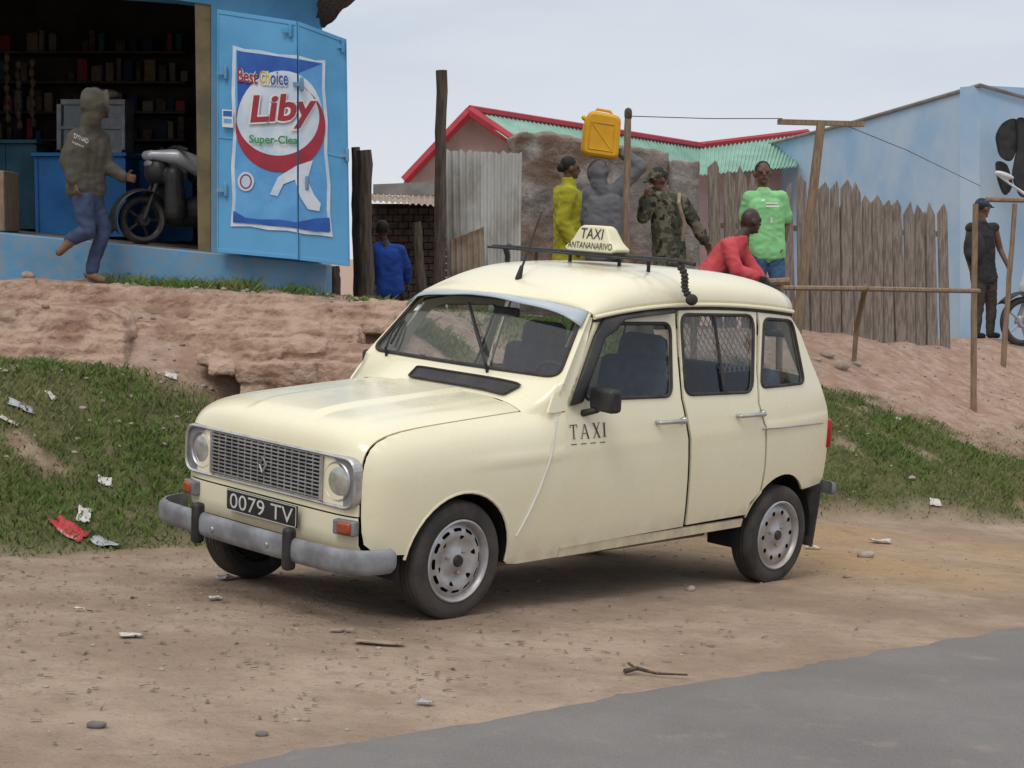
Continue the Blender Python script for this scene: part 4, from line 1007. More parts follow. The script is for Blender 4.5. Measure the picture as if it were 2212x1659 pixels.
mb=MB(); a=U(1682,257,15.5);b=U(1868,262,15.7); mb.hexa([a,b,b-V((0,0,.045)),a-V((0,0,.045))],[p+V((0,.08,0)) for p in (a,b,b-V((0,0,.045)),a-V((0,0,.045)))]); part(mb,'crossbar',M['wood_light'],tp)
mb=MB(); mb.tube([U(1365,251,15.0),U(1530,256,15.2),U(1690,256,15.5)],.004,5); tag(mb.build('wire',M['black'],None),'thin wire strung between the slim pole and the T-shaped post','wire')
mb=MB(); mb.tube([U(1820,268,15.7),U(1960,325,18),U(2118,402,22)],.004,5); tag(mb.build('wire',M['black'],None),'thin wire running from the T-shaped post down to the blue wall','wire')
rl=thing('rail','rough wooden rail on stakes along the bank right of the taxi','rail',U(1850,780,14.5))
mb=MB(); mb.tube([U(1690,622,14.2),U(1860,624,14.6),U(2115,629,15.6)],[.022,.024,.022],7); part(mb,'crossbar',M['wood_light'],rl)
mb=MB(); q=ghit(1843,782); mb.tube([U(1843,800,q.y),U(1850,710,q.y-.05),U(1870,618,14.6)],.025,7); part(mb,'stake',M['wood_light'],rl)
q=ghit(2103,890)
post('wooden_post','tall thin stake at the right end of the rail',(2107,440),(2103,890),q.y,.03,M['wood_light'])
q=ghit(2170,795)
post('wooden_post','thin stake in front of the motorbike by the right edge',(2192,440),(2167,795),q.y,.03,M['wood_light'])
mb=MB(); mb.tube([U(2130,431,q.y),U(2240,433,q.y)],.03,7); tag(mb.build('wooden_bar',M['wood_light'],None),'short bar across the top of the stake near the right edge','bar')
pf=thing('picket_fence','weathered grey picket fence of pointed stakes in front of the blue wall','fence',U(1850,720,18))
pk=[(1540,340),(1575,360),(1604,358),(1630,380),(1700,392),(1733,374),(1757,390),(1782,384),(1803,395),(1826,388),(1848,398),(1870,420),(1893,424),(1915,430),(1938,426),(1962,436),(1985,440),(2010,436),(2035,434),(1745,430),(1815,440),(1880,450),(1928,448),(1996,452)]
rp2=random.Random(5)
for i,(u,v) in enumerate(pk):
    y=17.6+.0028*(u-1540)+(.06 if i>18 else 0); w=rp2.uniform(.050,.062); t=U(u+rp2.uniform(-3,3),v+rp2.uniform(-6,8),y); b=U(u+rp2.uniform(3,11),735,y); b.z=min(b.z,gw(b.x,b.y)-.05)
    lw=rp2.uniform(.8,1.1); tx=t.x+rp2.uniform(-.03,.03); hz=rp2.uniform(.08,.16)
    a=[V((b.x-w,y,b.z)),V((b.x+w,y,b.z)),V((t.x+w*lw,y+.0,t.z-hz)),V((tx,y,t.z)),V((t.x-w*lw,y,t.z-hz*rp2.uniform(.7,1.2)))]
    mb=MB(); mb.hexa(a,[p+V((0,.045,0)) for p in a]); part(mb,'picket',M['wood'],pf,bevel=.006)
mb=MB(); mb.hexa([U(1530,480,18.0),U(2045,500,19.3),U(2045,512,19.3),U(1530,492,18.0)],[U(1530,480,18.06),U(2045,500,19.36),U(2045,512,19.36),U(1530,492,18.06)]); part(mb,'crossbar',M['wood'],pf)
def corr(mb,a,b,c,d,n,amp,nrm=V((0,-1,0)),wob=0):
    nu=n*6; mb.grid([[bl(a,b,c,d,i/nu,j/6)+nrm*(amp*math.sin(2*math.pi*n*i/nu)+wob*noise.noise(V((i*.05,j*.6,a.x))))+V((0,0,wob*.6*noise.noise(V((i*.25,j*.2,3)))*(j==0))) for i in range(nu+1)] for j in range(7)])
mb=MB(); corr(mb,U(960,325,16),U(1128,331,16.1),U(1122,700,16.1),U(968,700,16),11,.016,wob=.06); tag(mb.build('metal_sheet',M['tin'],None,smooth=60),'pale galvanised corrugated sheet standing beside the tall post','metal sheet')
mb=MB(); corr(mb,U(972,520,15.85),U(1045,490,15.85),U(1050,690,15.85),U(975,690,15.85),6,.012,wob=.02); tag(mb.build('metal_sheet',M['rust_tin'],None,smooth=60),'short rusty sheet leaning against the pale corrugated sheet','metal sheet')
mb=MB(); top=[(1098,300),(1130,286),(1200,292),(1265,305),(1350,318),(1444,332)]
for k in range(5):
    A=[U(*top[k],17.6),U(*top[k+1],17.6),U(top[k+1][0],740,17.6),U(top[k][0],740,17.6)]; mb.rough(A,[p+V((0,.35,0)) for p in A],.2,.04,2.2,3)
tag(mb.build('stone_wall',M['rubble'],None,remesh=.03,sm=1,fold=.03,ffr=5),'grey and brown rough mud and stone wall behind the group of people','wall')
mb=MB(); A=[U(1449,345,17.4),U(1512,348,17.4),U(1512,740,17.4),U(1449,740,17.4)]; mb.rough(A,[p+V((0,.3,0)) for p in A],.12,.02,3,8); tag(mb.build('brick_pier',M['rubble'],None,remesh=.03,sm=1),'narrow brown stone pier at the right end of the grey wall','pier')
sd=thing('shed','low dark brick shed with a tin roof between shop and tall post','building',U(870,640,21))
mb=MB()
for r_ in range(14):
    for k in range(8):
        u0=795+k*22+(r_%2)*11; v0=450+r_*15; slab(mb,[(u0,v0),(u0+20,v0),(u0+20,v0+13),(u0,v0+13)],21,.1)
part(mb,'brick_wall',M['brick_dark'],sd); mb=MB(); slab(mb,[(800,440),(960,440),(960,720),(800,720)],21.05,.2); part(mb,'wall',M['brick_dark'],sd)
mb=MB(); corr(mb,U(800,420,22.5),U(965,425,22.5),U(965,446,20.4),U(800,434,20.4),13,.014,V((0,-.2,1))); part(mb,'roof',M['rust_tin'],sd,smooth=60)
mb=MB(); slab(mb,[(806,398),(960,392),(960,422),(806,420)],22.6,.3); part(mb,'parapet',M['concrete'],sd)
ph=thing('house','pink gabled house with red trim and green corrugated roof in the background','building',U(1100,540,30))
mb=MB(); g=[U(885,392,28),U(1013,250,28),U(1150,345,28),U(1150,640,28),U(885,640,28)]; mb.hexa(g,[p+V((1.2,3,0)) for p in g]); part(mb,'wall',M['pink'],ph)
mb=MB(); g=[U(1500,372,33.2),U(1760,352,33.2),U(1760,600,33.2),U(1500,600,33.2)]; mb.hexa(g,[p+V((0,1,0)) for p in g]); part(mb,'wall',M['pink'],ph)
A0=U(1015,240,27.7);A1=U(1512,318,33)
mb=MB(); corr(mb,A0,A1,U(1512,378,31.8),U(1155,345,26.8),60,.02,V((-.2,-.5,.8))); corr(mb,A1,U(1745,288,34.5),U(1720,360,32.0),U(1512,378,31.8),26,.02,V((.2,-.5,.8))); part(mb,'roof',M['green_roof'],ph,smooth=60)
mb=MB(); mb.tube([U(874,390,27.6),A0,],.09,6); mb.tube([A0,U(1120,312,27.2)],.09,6); mb.tube([A0+V((0,0,.03)),A1+V((0,0,.03))],.07,6); mb.tube([A1+V((0,0,.03)),U(1745,286,34.5)],.07,6); part(mb,'roof_trim',M['red_trim'],ph)
mb=MB(); c=[U(872,392,27.7),A0+V((0,.1,0)),A0+V((1.2,3,0)),U(872,392,30.7)]; mb.hexa(c,[p-V((0,0,.06)) for p in c]); part(mb,'roof_slope',M['green_roof'],ph)
bb=thing('building','large pale blue rendered building with a sloping parapet on the right','building',U(2100,720,25))
mb=MB(); a=[U(1620,322,35),U(1850,262,29.5),U(2116,184,24.5),U(2116,760,24.5),U(1620,650,35)]; mb.hexa(a,[p+V((6,3,0)) for p in a]); part(mb,'wall',M['blue_wall'],bb)
mb=MB(); a=[U(2116,184,24.5),U(2400,262,25.5),U(2400,760,25.5),U(2116,760,24.5)]; mb.hexa(a,[p+V((-.2,.3,0)) for p in a]); part(mb,'front_wall',M['blue_wall'],bb)
mb=MB(); mb.tube([U(1618,322,34.9),U(1850,262,29.4),U(2117,184,24.45),U(2400,262,25.4)],.03,6); part(mb,'parapet_edge',M['concrete'],bb)
fp=thing('fairing_panels','black curved plastic panels hanging on the blue wall at the right edge','panels',U(2190,430,24))
mb=MB()
for pts,yy in (([(2150,292),(2168,262),(2196,252),(2204,300),(2186,352),(2160,340)],24.1),([(2196,250),(2240,262),(2240,420),(2206,430),(2186,380),(2200,310)],24.0),([(2150,345),(2176,352),(2190,400),(2172,428),(2156,392)],23.9)):
    a=[U(u,v,yy+.05*math.sin(j*1.7)) for j,(u,v) in enumerate(rnd(pts,14,3))]; mb.hexa(a,[p+V((0,.05,0)) for p in a])
part(mb,'panel',M['black'],fp,bevel=.015)
mb=MB(); mb.ell(U(2170,378,23.7),(.15,.05,.04),Matrix.Rotation(R(20),3,'Y')); mb.cap(U(2150,375,23.7),.015,U(2215,420,23.7),.025); part(mb,'pale_panel',M['moto_white'],fp,remesh=.016)
# ---------------------------------------------------------------- PEOPLE
Zu=V((0,0,1))
def hand(mb,p,d,n,k,curl=35):
    d=d.normalized(); n=(n-d*n.dot(d)).normalized(); sd=d.cross(n)
    for o in (-.027,-.009,.009,.027): mb.cap(p+sd*o*.6*k,.015*k,p+d*.08*k+sd*o*k,.0125*k,8)
    for o,l in ((-.030,.058),(-.010,.074),(.010,.080),(.030,.070)):
        b=p+d*.085*k+sd*o*k; c=R(curl); d1=d*math.cos(c)-n*math.sin(c); m_=b+d1*l*.55*k; d2=d*math.cos(2*c)-n*math.sin(2*c); e=m_+d2*l*.5*k
        mb.cap(b,.0098*k,m_,.009*k,8); mb.cap(m_,.009*k,e,.0075*k,8)
    b=p+d*.025*k+sd*.028*k; t1=b+(d*.55+sd*.75-n*.3).normalized()*.045*k; mb.cap(b,.013*k,t1,.0105*k,8); mb.cap(t1,.0105*k,t1+(d*.9+sd*.2-n*.4).normalized()*.032*k,.0085*k,8)
def figure(label,y0,J,fdir,H,skin,top,bot,sleeve=1.,hair=None,hood=None,cap=None,coat=None,shoe='charcoal',hs=1.,hdir=None,topname='jacket',botname='trousers',curl=35,bulk=1.,rem=.0085,leg=1.):
    k=H/1.7; g={n:U(p[0],p[1],y0+(p[2] if len(p)>2 else 0)) for n,p in J.items()}
    fdv=V((*fdir,0)).normalized(); lat=(g['sR']-g['sL']).normalized(); gz=gw(g['p'].x,g['p'].y)
    if 'kL' not in g:
        for sd,sg in (('L',-1),('R',1)):
            hp=g['p']+lat*sg*.085*k; an=V((hp.x+lat.x*sg*.03*k,hp.y+lat.y*sg*.03*k,gz+.075*k)); g['k'+sd]=hp.lerp(an,.5)+fdv*.02*k; g['a'+sd]=an
    for sd,sg in (('L',-1),('R',1)):
        g.setdefault('i'+sd,g['p']+lat*sg*.085*k)
        g.setdefault('t'+sd,g['a'+sd]+fdv*.16*k-Zu*.045*k)
    root=thing('person',label,'person',V((g['p'].x,g['p'].y,min(gz,g['aL'].z,g['aR'].z))))
    hd=V(hdir).normalized() if hdir else fdv; rt=hd.cross(Zu).normalized(); hu=rt.cross(hd); rot=Matrix((rt,hd,hu)).transposed(); hk=k*hs
    h=g['h']; hp=lambda x,y,z:h+rt*x*hk+hd*y*hk+hu*z*hk
    b=MB()
    b.ell(h+hu*.015*hk,(.074*hk,.092*hk,.100*hk),rot); b.ell(hp(0,.022,-.05),(.056*hk,.068*hk,.068*hk),rot); b.cap(hp(0,.088,.005),.010*hk,hp(0,.106,-.022),.014*hk,8); b.ell(hp(0,.088,-.052),(.026*hk,.014*hk,.013*hk),rot,8,6); b.ell(hp(0,.075,-.09),(.024*hk,.02*hk,.018*hk),rot,8,6)
    b.cap(hp(-.045,.075,.022),.014*hk,hp(.045,.075,.022),.014*hk,8)
    for x in (-1,1): b.ell(hp(x*.077,-.005,-.012),(.012*hk,.022*hk,.033*hk),rot,8,6)
    b.cap(hp(0,-.01,-.06),.052*k,g['n'],.058*k)
    b.cap(g['sL'],.055*k,g['sR'],.055*k); b.cap(g['n'],.06*k,g['c'],.10*k)
    for o in (-1,0,1):
        b.cap(g['c']+lat*o*.07*k,.095*k,g['w']+lat*o*.055*k,.085*k); b.cap(g['w']+lat*o*.055*k,.085*k,g['p']+lat*o*.07*k,.09*k)
    for sd in 'LR':
        b.cap(g['s'+sd],.05*k,g['e'+sd],.039*k); b.cap(g['e'+sd],.038*k,g['r'+sd],.026*k)
        dd=(g['r'+sd]-g['e'+sd]).normalized()
        if 'f'+sd in g: dd=(g['f'+sd]-g['r'+sd]).normalized()
        nn=-lat if sd=='R' else lat
        if abs(nn.dot(dd))>.8: nn=fdv
        hand(b,g['r'+sd]+dd*.015*k,dd,-nn if abs(nn.dot(dd))<.8 else nn,k,curl)
        b.cap(g['i'+sd],.085*k,g['k'+sd],.055*k); b.cap(g['k'+sd],.052*k,g['a'+sd],.036*k); b.cap(g['a'+sd]-Zu*.02*k,.04*k,g['t'+sd],.03*k)
    body=b.build('body',M[skin],root,remesh=rem,sm=2,world=True)
    for x in (-1,1):
        e=MB(); e.ell(hp(x*.032,.0875,.004),(.014*hk,.008*hk,.008*hk),rot,10,6); part(e,'eye',M['eye'],body)
    e=MB(); e.ell(hp(0,.098,-.053),(.022*hk,.006*hk,.005*hk),rot,10,6); part(e,'mouth',M['lip'],body)
    ex=.017*k*bulk
    t=MB(); t.cap(g['sL'],.058*k+ex*.7,g['sR'],.058*k+ex*.7); t.cap(g['n']-Zu*.035*k,.062*k+ex*.6,g['c'],.10*k+ex)
    for o in (-1,0,1):
        t.cap(g['c']+lat*o*.075*k,.098*k+ex,g['w']+lat*o*.06*k,.092*k+ex*1.2); t.cap(g['w']+lat*o*.06*k,.092*k+ex*1.2,g['p']+lat*o*.07*k+(Zu*.02*k),.098*k+ex)
    for sd in 'LR':
        s_,e_,r_=g['s'+sd],g['e'+sd],g['r'+sd]
        if sleeve>=1: t.cap(s_,.055*k+ex,e_,.047*k+ex); t.cap(e_,.046*k+ex,e_.lerp(r_,.93),.036*k+ex)
        elif sleeve>0: t.cap(s_,.056*k+ex,s_.lerp(e_,sleeve),.052*k+ex)
    if coat:
        for o in (-1,0,1): t.cap(g['p']+lat*o*.075*k,.10*k+ex,V((g['p'].x,g['p'].y,gz+coat))+lat*o*.10*k,.12*k+ex)
        t.cap(g['n']-Zu*.01*k,.075*k,g['n']+Zu*.015*k,.07*k)
    if hood:
        t.ell(h+hu*.012*hk-hd*.018*hk,(.098*hk,.115*hk,.125*hk),rot); t.ell(h+hu*.05*hk-hd*.05*hk,(.07*hk,.075*hk,.085*hk),rot); t.cap(h-hu*.09*hk-hd*.03*hk,.085*hk,g['n']-Zu*.03*k-fdv*.02*k,.085*k)
        for q in range(16):
            aa=q*math.pi/8; bb=(q+1)*math.pi/8; f_=lambda a_:hp(.084*math.cos(a_),.085,.010+.108*math.sin(a_)); t.cap(f_(aa),.013*hk,f_(bb),.013*hk,8)
    tp_=t.build(topname,M[top],root,remesh=.0105,sm=4,fold=.011*k,ffr=6,world=True,ridge=1.)
    t=MB(); t.cap(g['iL'],.095*k,g['iR'],.095*k); t.cap(g['p'],.10*k,g['p'].lerp(g['w'],.5),.09*k)
    for sd in 'LR': t.cap(g['i'+sd],.098*k,g['k'+sd],.070*k*leg); t.cap(g['k'+sd],.070*k*leg,g['k'+sd].lerp(g['a'+sd],.95),.056*k*leg)
    t.build(botname,M[bot],root,remesh=.012,sm=3,fold=.010*k,ffr=6.5,world=True,ridge=1.)
    for sd in 'LR':
        t=MB(); a=g['a'+sd]; f=(g['t'+sd]-a); t.cap(a-Zu*.03*k-f*.12,.043*k,g['t'+sd],.036*k); t.cap(a-Zu*.03*k,.045*k,a+Zu*.0,.042*k); t.build('shoe',M[shoe],root,remesh=.01,world=True)
    if hair:
        t=MB(); t.ell(hp(0,-.018,.035),(.082*hk,.092*hk,.092*hk),rot)
        if hair=='bun': t.ell(hp(0,-.09,.0),(.05*hk,.05*hk,.05*hk),rot)
        t.build('hair',M['hair'],root,remesh=.008,sm=1,fold=.003,ffr=60,world=True)
    if cap:
        t=MB(); t.ell(hp(0,-.008,.052),(.086*hk,.100*hk,.066*hk),rot); t.cap(hp(-.045,.09,.045),.014*hk,hp(.045,.09,.045),.014*hk); t.cap(hp(-.03,.15,.03),.010*hk,hp(.03,.15,.03),.010*hk); t.cap(hp(0,.09,.045),.02*hk,hp(0,.15,.03),.012*hk); t.build('cap',M[cap],root,remesh=.008,sm=1,world=True)
    return root,g,k,body,tp_
y0=ghit(200,612).y
rt_,g,k,bd,tp_=figure('person in olive hooded sweatshirt and navy trousers running towards the open blue shop',y0,
  dict(h=(207,226),n=(197,277),c=(190,318),w=(184,380),p=(186,412),sL=(164,296,-.08),sR=(219,302,.08),eL=(146,348,-.10),rL=(158,392,-.12),eR=(232,362,.08),rR=(268,383,.03),fR=(290,386,.0),
       iL=(178,425,-.05),iR=(200,425,.05),kL=(190,500,-.07),aL=(150,518,-.1),tL=(128,545,-.1),kR=(222,497,.06),aR=(197,588,.03),tR=(222,604,.0)),
  (.9,.45),1.42,'skin','olive','navy',hood=1,shoe='sandal',hs=1.08,topname='hooded_sweatshirt',curl=40,bulk=1.3,leg=1.05)
bt=BVHTree.FromPolygons([v.co+rootloc(tp_) for v in tp_.data.vertices],[list(p.vertices) for p in tp_.data.polygons])
for (txt,u0,v0,u1,v1,rs) in (('DYNAD',160,288,190,298,13),('toptool',156,303,180,310,11)):
    tv,tf=textmesh(txt,.0); t=MB(); out=[]
    for x,y in tv:
        P_=U(u0+(u1-u0)*x,v1+(v0-v1)*y+rs*x,y0-.40); d=(P_-V((0,0,CH))).normalized(); hit=bt.ray_cast(P_,d); out.append((hit[0]+hit[1]*.005) if hit[0] is not None else P_+d*.2)
    t.add(out,tf); part(t,'lettering',M['plate_white'],tp_,smooth=0,fix=False)
figure('person in royal blue jacket seen from behind beside the dark posts',16.4,
  dict(h=(826,497),n=(830,522),c=(838,550),w=(842,600),p=(843,632),sL=(815,535,.0),sR=(864,540,.0),eL=(812,580,.05),rL=(816,612,.12),eR=(878,575,.05),rR=(880,606,.12),
       kL=(828,618,.42),aL=(828,680,.5),kR=(862,620,.42),aR=(862,680,.5)),(-.1,1),1.25,'skin_dark','royal','charcoal',hair=1,hs=1.05)
figure('person in long mustard yellow coat standing sideways before the stone wall',16.5,
  dict(h=(1231,363),n=(1228,395),c=(1226,430),w=(1226,500),p=(1226,540),sL=(1213,418,.14),sR=(1229,418,-.14),eL=(1226,478,.16),rL=(1248,515,.12),eR=(1216,480,-.18),rR=(1240,524,-.2)),
  (.95,.3),1.58,'skin','mustard','charcoal',hair='bun',coat=.42,topname='coat',hdir=(1,.25,-.05),bulk=2.2)
figure('person in grey hooded top carrying a yellow jerrycan on the head',15.8,
  dict(h=(1292,374),n=(1298,408),c=(1302,442),w=(1304,510),p=(1305,550),sL=(1275,420,.0),sR=(1333,412,.0),eL=(1268,478,.08),rL=(1278,525,.16),eR=(1382,360,-.02),rR=(1345,330,.0),fR=(1325,312,.0)),
  (-.2,1),1.6,'skin_dark','grey','charcoal',hood=1,topname='hooded_top',curl=12,bulk=1.6,hs=.98)
jc=thing('jerrycan','yellow plastic jerrycan balanced on the head of the person in grey','jerrycan',U(1298,343,15.8))
mb=MB(); q=[(1275,237),(1343,250),(1336,345),(1255,333),(1262,262)]
a=[U(u,v,15.68) for u,v in rnd(q,16,5)]; mb.hexa(a,[p+V((0,.24,0)) for p in a]); part(mb,'canister',M['jerry'],jc,bevel=.03)
mb=MB(); mb.tube([U(1285,246,15.8),U(1290,236,15.8),U(1318,241,15.8),U(1325,252,15.8)],.014,8); part(mb,'handle',M['jerry'],jc)
mb=MB(); mb.cap(U(1270,262,15.8),.022,U(1261,254,15.8),.022); part(mb,'cap',M['jerry'],jc)
mb=MB(); mb.tube([U(u,v,15.678) for u,v in ((1277,262),(1328,271),(1323,328),(1270,320))],.006,6,True); mb.tube([U(1277,262,15.678),U(1323,328,15.678)],.005,6); part(mb,'ridge',M['jerry'],jc)
rt_,g,k,bd,tp_=figure('person in camouflage jacket and cap with one hand raised to the face',16.2,
  dict(h=(1422,388),n=(1436,415),c=(1440,445),w=(1444,510),p=(1446,555),sL=(1414,428,-.10),sR=(1472,434,.10),eL=(1390,470,-.16),rL=(1394,432,-.2),fL=(1399,405,-.2),eR=(1500,480,.12),rR=(1522,520,.1)),
  (-.85,-.5),1.62,'skin','camo','camo',cap='camo',hair=1,hdir=(-.8,-.45,-.35),curl=30,bulk=1.4)
mb=MB(); mb.tube([g['sR']+V((-.03,-.1,.06)),U(1466,440,16.02),U(1478,480,16.03),U(1474,520,16.08)],.018,8); part(mb,'strap',M['card'],rt_)
mb=MB(); c=g['rL']; mb.ell(c,(.045,.045,.02)); part(mb,'wristband',M['white'],rt_)
rt_,g,k,bd,tp_=figure('person in lime green T-shirt and blue jeans facing the road',17.0,
  dict(h=(1648,374),n=(1650,408),c=(1652,448),w=(1656,510),p=(1658,550),sL=(1621,428,.0),sR=(1686,428,.0),eL=(1606,482,.08),rL=(1620,532,.1),eR=(1700,482,.05),rR=(1692,532,-.02)),
  (.02,-1),1.66,'skin','lime','jeans',sleeve=.75,hair=1,topname='t_shirt',botname='jeans',bulk=1.4)
bt=BVHTree.FromPolygons([v.co+rootloc(tp_) for v in tp_.data.vertices],[list(p.vertices) for p in tp_.data.polygons])
def drop(u,v):
    d=ray(u,v).normalized(); h_=bt.ray_cast(V((0,0,CH)),d); return h_[0]-d*.006 if h_[0] is not None else U(u,v,16.8)
mb=MB()
for u,v,w,h_ in ((1655,437,26,3.5),(1655,444,28,3.5),(1645,430,7,5),(1664,470,5,12)): mb.add([drop(u,v),drop(u+w,v),drop(u+w,v+h_),drop(u,v+h_)],[(0,1,2,3)])
part(mb,'shirt_print',M['white'],tp_,smooth=0)
bn=thing('bench','rough wooden bench behind the taxi on which the person in red sits','bench',U(1580,640,14.9))
mb=MB(); mb.tube([U(1470,616,14.95),U(1580,614,14.9),U(1706,608,14.8)],.035,8); part(mb,'seat_pole',M['wood_light'],bn)
for u in (1500,1685):
    t_=U(u,616,14.93);gz_=gw(t_.x,t_.y); mb=MB(); mb.tube([t_,V((t_.x,t_.y,gz_-.1))],.03,7); part(mb,'leg',M['wood_light'],bn)
figure('person with shaved head in a red jacket sitting hunched on the bench behind the taxi',14.75,
  dict(h=(1621,477,.02),n=(1600,512),c=(1577,540),w=(1545,580),p=(1533,600),sL=(1592,525,.12),sR=(1575,530,-.14),eL=(1620,575,.1),rL=(1640,600,.05),eR=(1590,585,-.2),rR=(1630,598,-.16),
       iL=(1540,600,.08),iR=(1530,602,-.08),kL=(1640,612,.1),aL=(1640,710,.1),kR=(1650,614,-.08),aR=(1660,712,-.1)),
  (1,-.05),1.42,'skin_dark','red','charcoal',hs=1.15,hdir=(.75,.35,-.1),bulk=2.0)
rt_,g,k,bd,tp_=figure('person in dark sleeveless top and cap with a backpack near the right edge',21.0,
  dict(h=(2122,450),n=(2120,478),c=(2118,510),w=(2122,570),p=(2126,605),sL=(2096,492,-.08),sR=(2148,492,.08),eL=(2088,545,-.06),rL=(2100,590,-.05),eR=(2160,538,.1),rR=(2176,572,.0)),
  (.75,.65),1.68,'skin','charcoal','brown_cloth',sleeve=.0,cap='navy',hair=1,topname='vest',hdir=(.9,.4,-.1))
mb=MB(); c=(g['c']+g['w'])/2+V((-.12,-.11,.03)); mb.ell(c,(.13,.12,.22)); mb.ell(c+V((-.03,-.05,-.08)),(.10,.08,.10)); part(mb,'backpack',M['charcoal'],rt_,remesh=.014)
# ---------------------------------------------------------------- litter and stones
rl_=random.Random(21)
def litter(name,label,cat,u,v,wpx,hpx,m,crump=.35,group=None):
    p=ghit(u,v); sc_=p.y/F; w=wpx*sc_*.85; d=max(hpx*sc_*1.8,w*.3); a=rl_.uniform(-.4,.4); mb=MB(); P=[]
    sd=rl_.uniform(0,50); N=7
    for i in range(N):
        row=[]
        for j in range(N):
            x=(i/(N-1)-.5)*w*(1+.25*noise.noise(V((j*.6,sd,0)))); y=(j/(N-1)-.5)*d*(1+.25*noise.noise(V((i*.6,sd,3))))
            X=p.x+x*math.cos(a)-y*math.sin(a);Y=p.y+x*math.sin(a)+y*math.cos(a)
            z=gw(X,Y)+.012+.7*crump*w*max(0,.2+.5*noise.noise(V((i*.45+sd,j*.45,sd))))
            row.append(V((X,Y,z)))
        P.append(row)
    mb.grid(P); o=mb.build(name,m,None,smooth=30); o.modifiers.new('solid','SOLIDIFY').thickness=.002
    return tag(o,label,cat,group)
for a in (('wrapper','crumpled red and white wrapper on the grass edge at the left','litter',150,1155,85,30,M['paper_red'],.3),
 ('paper_scrap','upright pale paper scrap behind the red wrapper','litter',182,1125,34,30,M['paper'],.9),
 ('plastic_bag','grey crumpled plastic bag right of the red wrapper','litter',230,1182,70,22,M['plastic'],.3),
 ('plastic_bag','white plastic scrap in the grass at the far left edge','litter',45,888,60,10,M['plastic'],.3),
 ('paper_scrap','white paper scrap below the plastic at the left edge','litter',20,918,45,10,M['paper'],.3),
 ('paper_scrap','small white scrap high in the left grass','litter',110,860,24,10,M['paper'],.5),
 ('paper_scrap','pale paper lying at the top of the left grass','litter',370,826,32,8,M['paper'],.3),
 ('paper_scrap','square pale scrap in the grass left of the taxi','litter',227,1047,32,14,M['paper'],.5),
 ('plastic_cup','small crumpled clear cup under the front bumper','litter',485,1255,30,24,M['plastic'],.9),
 ('paper_scrap','white and red scrap on the dirt left of the front wheel','litter',465,1299,32,12,M['paper'],.6),
 ('paper_scrap','long white scrap lying on the dirt at lower left','litter',282,1380,55,20,M['paper'],.3),
 ('paper_scrap','tiny white scrap on the dirt near the left edge','litter',170,1321,26,8,M['paper'],.6),
 ('cardboard','flat torn piece of cardboard in front of the near wheel','cardboard',820,1396,120,20,M['card'],.12),
 ('cardboard','smaller cardboard strip behind the torn cardboard piece','cardboard',740,1368,70,9,M['card'],.15),
 ('plastic_bag','crumpled clear wrapper alone on the dirt near the road','litter',918,1526,42,14,M['plastic'],.6),
 ('paper_scrap','white scrap on the dirt behind the rear wheel','litter',1755,1187,42,10,M['paper'],.4),
 ('paper_scrap','white crumpled paper on the dirt right of the taxi','litter',1903,1175,50,12,M['paper'],.4),
 ('paper_scrap','pale scrap on the right grassy bank','litter',2020,1090,26,14,M['paper'],.5),
 ('wrapper','bright green wrapper on the earth ledges','litter',623,722,34,6,M['lime'],.3)): litter(*a)
mb=MB(); p=ghit(1400,1465); mb.tube([p+V((-.09,.0,.02)),p+V((-.04,.03,.025)),p+V((.03,.0,.012)),p+V((.15,-.02,.012))],[.012,.009,.006,.004],6); mb.tube([p+V((-.04,.03,.02)),p+V((-.07,.09,.03))],.006,5); tag(mb.build('twig',M['wood_dark'],None),'dark broken twig lying on the dirt near the road edge','twig')
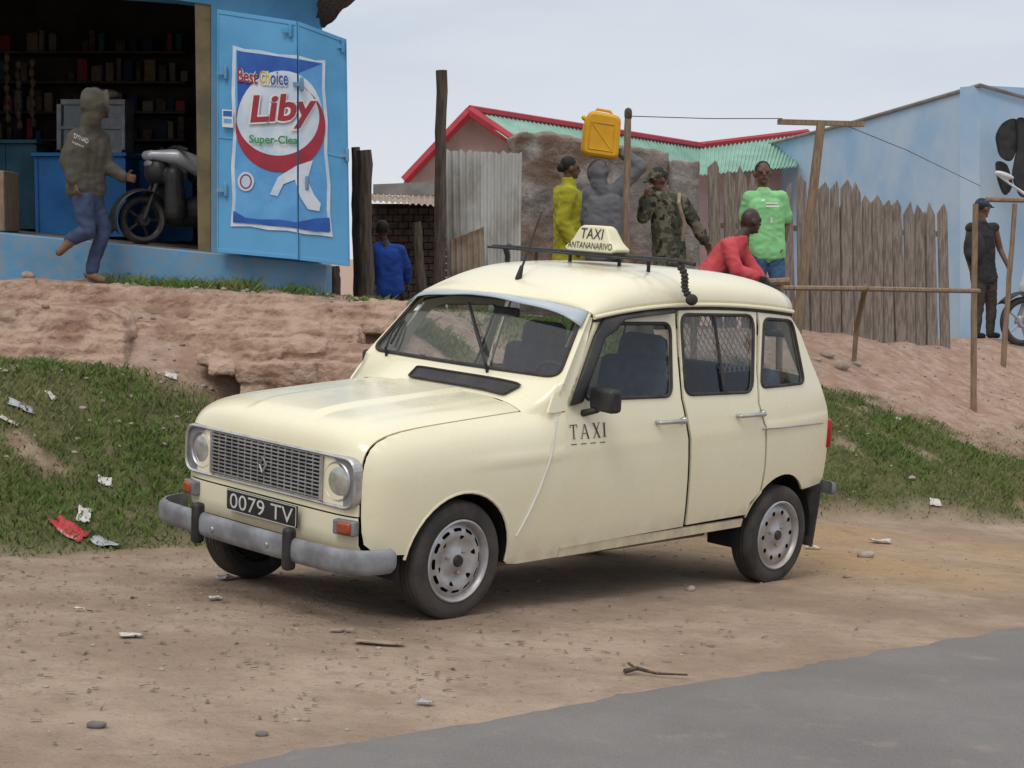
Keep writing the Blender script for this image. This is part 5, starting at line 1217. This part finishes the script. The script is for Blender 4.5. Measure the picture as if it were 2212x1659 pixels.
for i,(u,v,w,m,l) in enumerate(((566,1594,26,'stone_dark','dark stone at the lower edge of the dirt shoulder'),(212,1577,40,'stone_dark','flat dark clod at the lower left of the dirt'),(640,1560,16,'stone','small brown stone left of its twin near the road'),(662,1558,18,'stone','small brown stone right of its twin near the road'),
  (1790,772,34,'stone','pale stone at the top of the right bank'),(1815,797,40,'stone','largest pale rubble stone on the right bank'),(1765,780,22,'stone','small pale stone left on the right bank'),(1850,790,22,'stone','small rubble stone beside the rail stake'),(1940,908,18,'paper','white stone in the right grass'),(1970,1040,18,'stone','grey stone low in the right grass'),(1870,1205,40,'stone','low brown clod on the dirt behind the rear wheel'),(1490,1278,24,'stone','brown clod under the taxi door'),(1830,1250,18,'stone','small stone on the ochre dirt right of rear wheel'),(60,600,30,'stone','rounded stone on the ledge by the shop plinth'))):
    p=ghit(u,v); r=w*p.y/F/2; mb=MB(); mb.ell(p+V((0,0,r*.25)),(r,r*.8,r*.5),None,14,10)
    for q in mb.v: q+=(q-p)*.5*noise.noise(q*(1.2/r)*.6)
    tag(mb.build('stone',M[m],None,smooth=60),l,'stone')
# ---------------------------------------------------------------- light
w=bpy.data.worlds.new('World'); SC.world=w; w.use_nodes=True; nt=w.node_tree; nt.nodes.clear()
out=nt.nodes.new('ShaderNodeOutputWorld'); sky=nt.nodes.new('ShaderNodeTexSky'); sky.sky_type='NISHITA'; sky.sun_disc=False; sky.sun_elevation=R(55); sky.sun_rotation=R(200)
b1=nt.nodes.new('ShaderNodeBackground'); b1.inputs[1].default_value=.08; nt.links.new(sky.outputs[0],b1.inputs[0])
tc=nt.nodes.new('ShaderNodeTexCoord'); mp=nt.nodes.new('ShaderNodeMapping'); mp.inputs['Scale'].default_value=(1,1,4.5); nt.links.new(tc.outputs['Generated'],mp.inputs[0])
n=_noise(nt,mp.outputs[0],4.2,6,.5); sp=nt.nodes.new('ShaderNodeSeparateXYZ'); nt.links.new(tc.outputs['Generated'],sp.inputs[0])
c=_mix(nt,_ramp(nt,sp.outputs[2],.0,.20),(.78,.81,.87),(.55,.62,.74)); c=_mix(nt,_ramp(nt,n,.38,.66,0,.75),c,(.75,.78,.84))
c=_mix(nt,_ramp(nt,sp.outputs[2],.25,.9),c,(1.25,1.24,1.24))
b2=nt.nodes.new('ShaderNodeBackground'); b2.inputs[1].default_value=1.; nt.links.new(c,b2.inputs[0])
ms=nt.nodes.new('ShaderNodeMixShader'); ms.inputs[0].default_value=.9; nt.links.new(b1.outputs[0],ms.inputs[1]); nt.links.new(b2.outputs[0],ms.inputs[2]); nt.links.new(ms.outputs[0],out.inputs[0])
sd=bpy.data.lights.new('sun','SUN'); sd.energy=1.1; sd.angle=R(22); sd.color=(1,.97,.92); so=bpy.data.objects.new('sun',sd); C.objects.link(so)
az=R(200); el=R(55); dirv=V((math.sin(az)*math.cos(el),math.cos(az)*math.cos(el),math.sin(el))); so.rotation_euler=dirv.to_track_quat('Z','Y').to_euler(); so.location=(0,-5,12)
SC.view_settings.view_transform='Standard'; SC.view_settings.look='None'; SC.view_settings.exposure=0
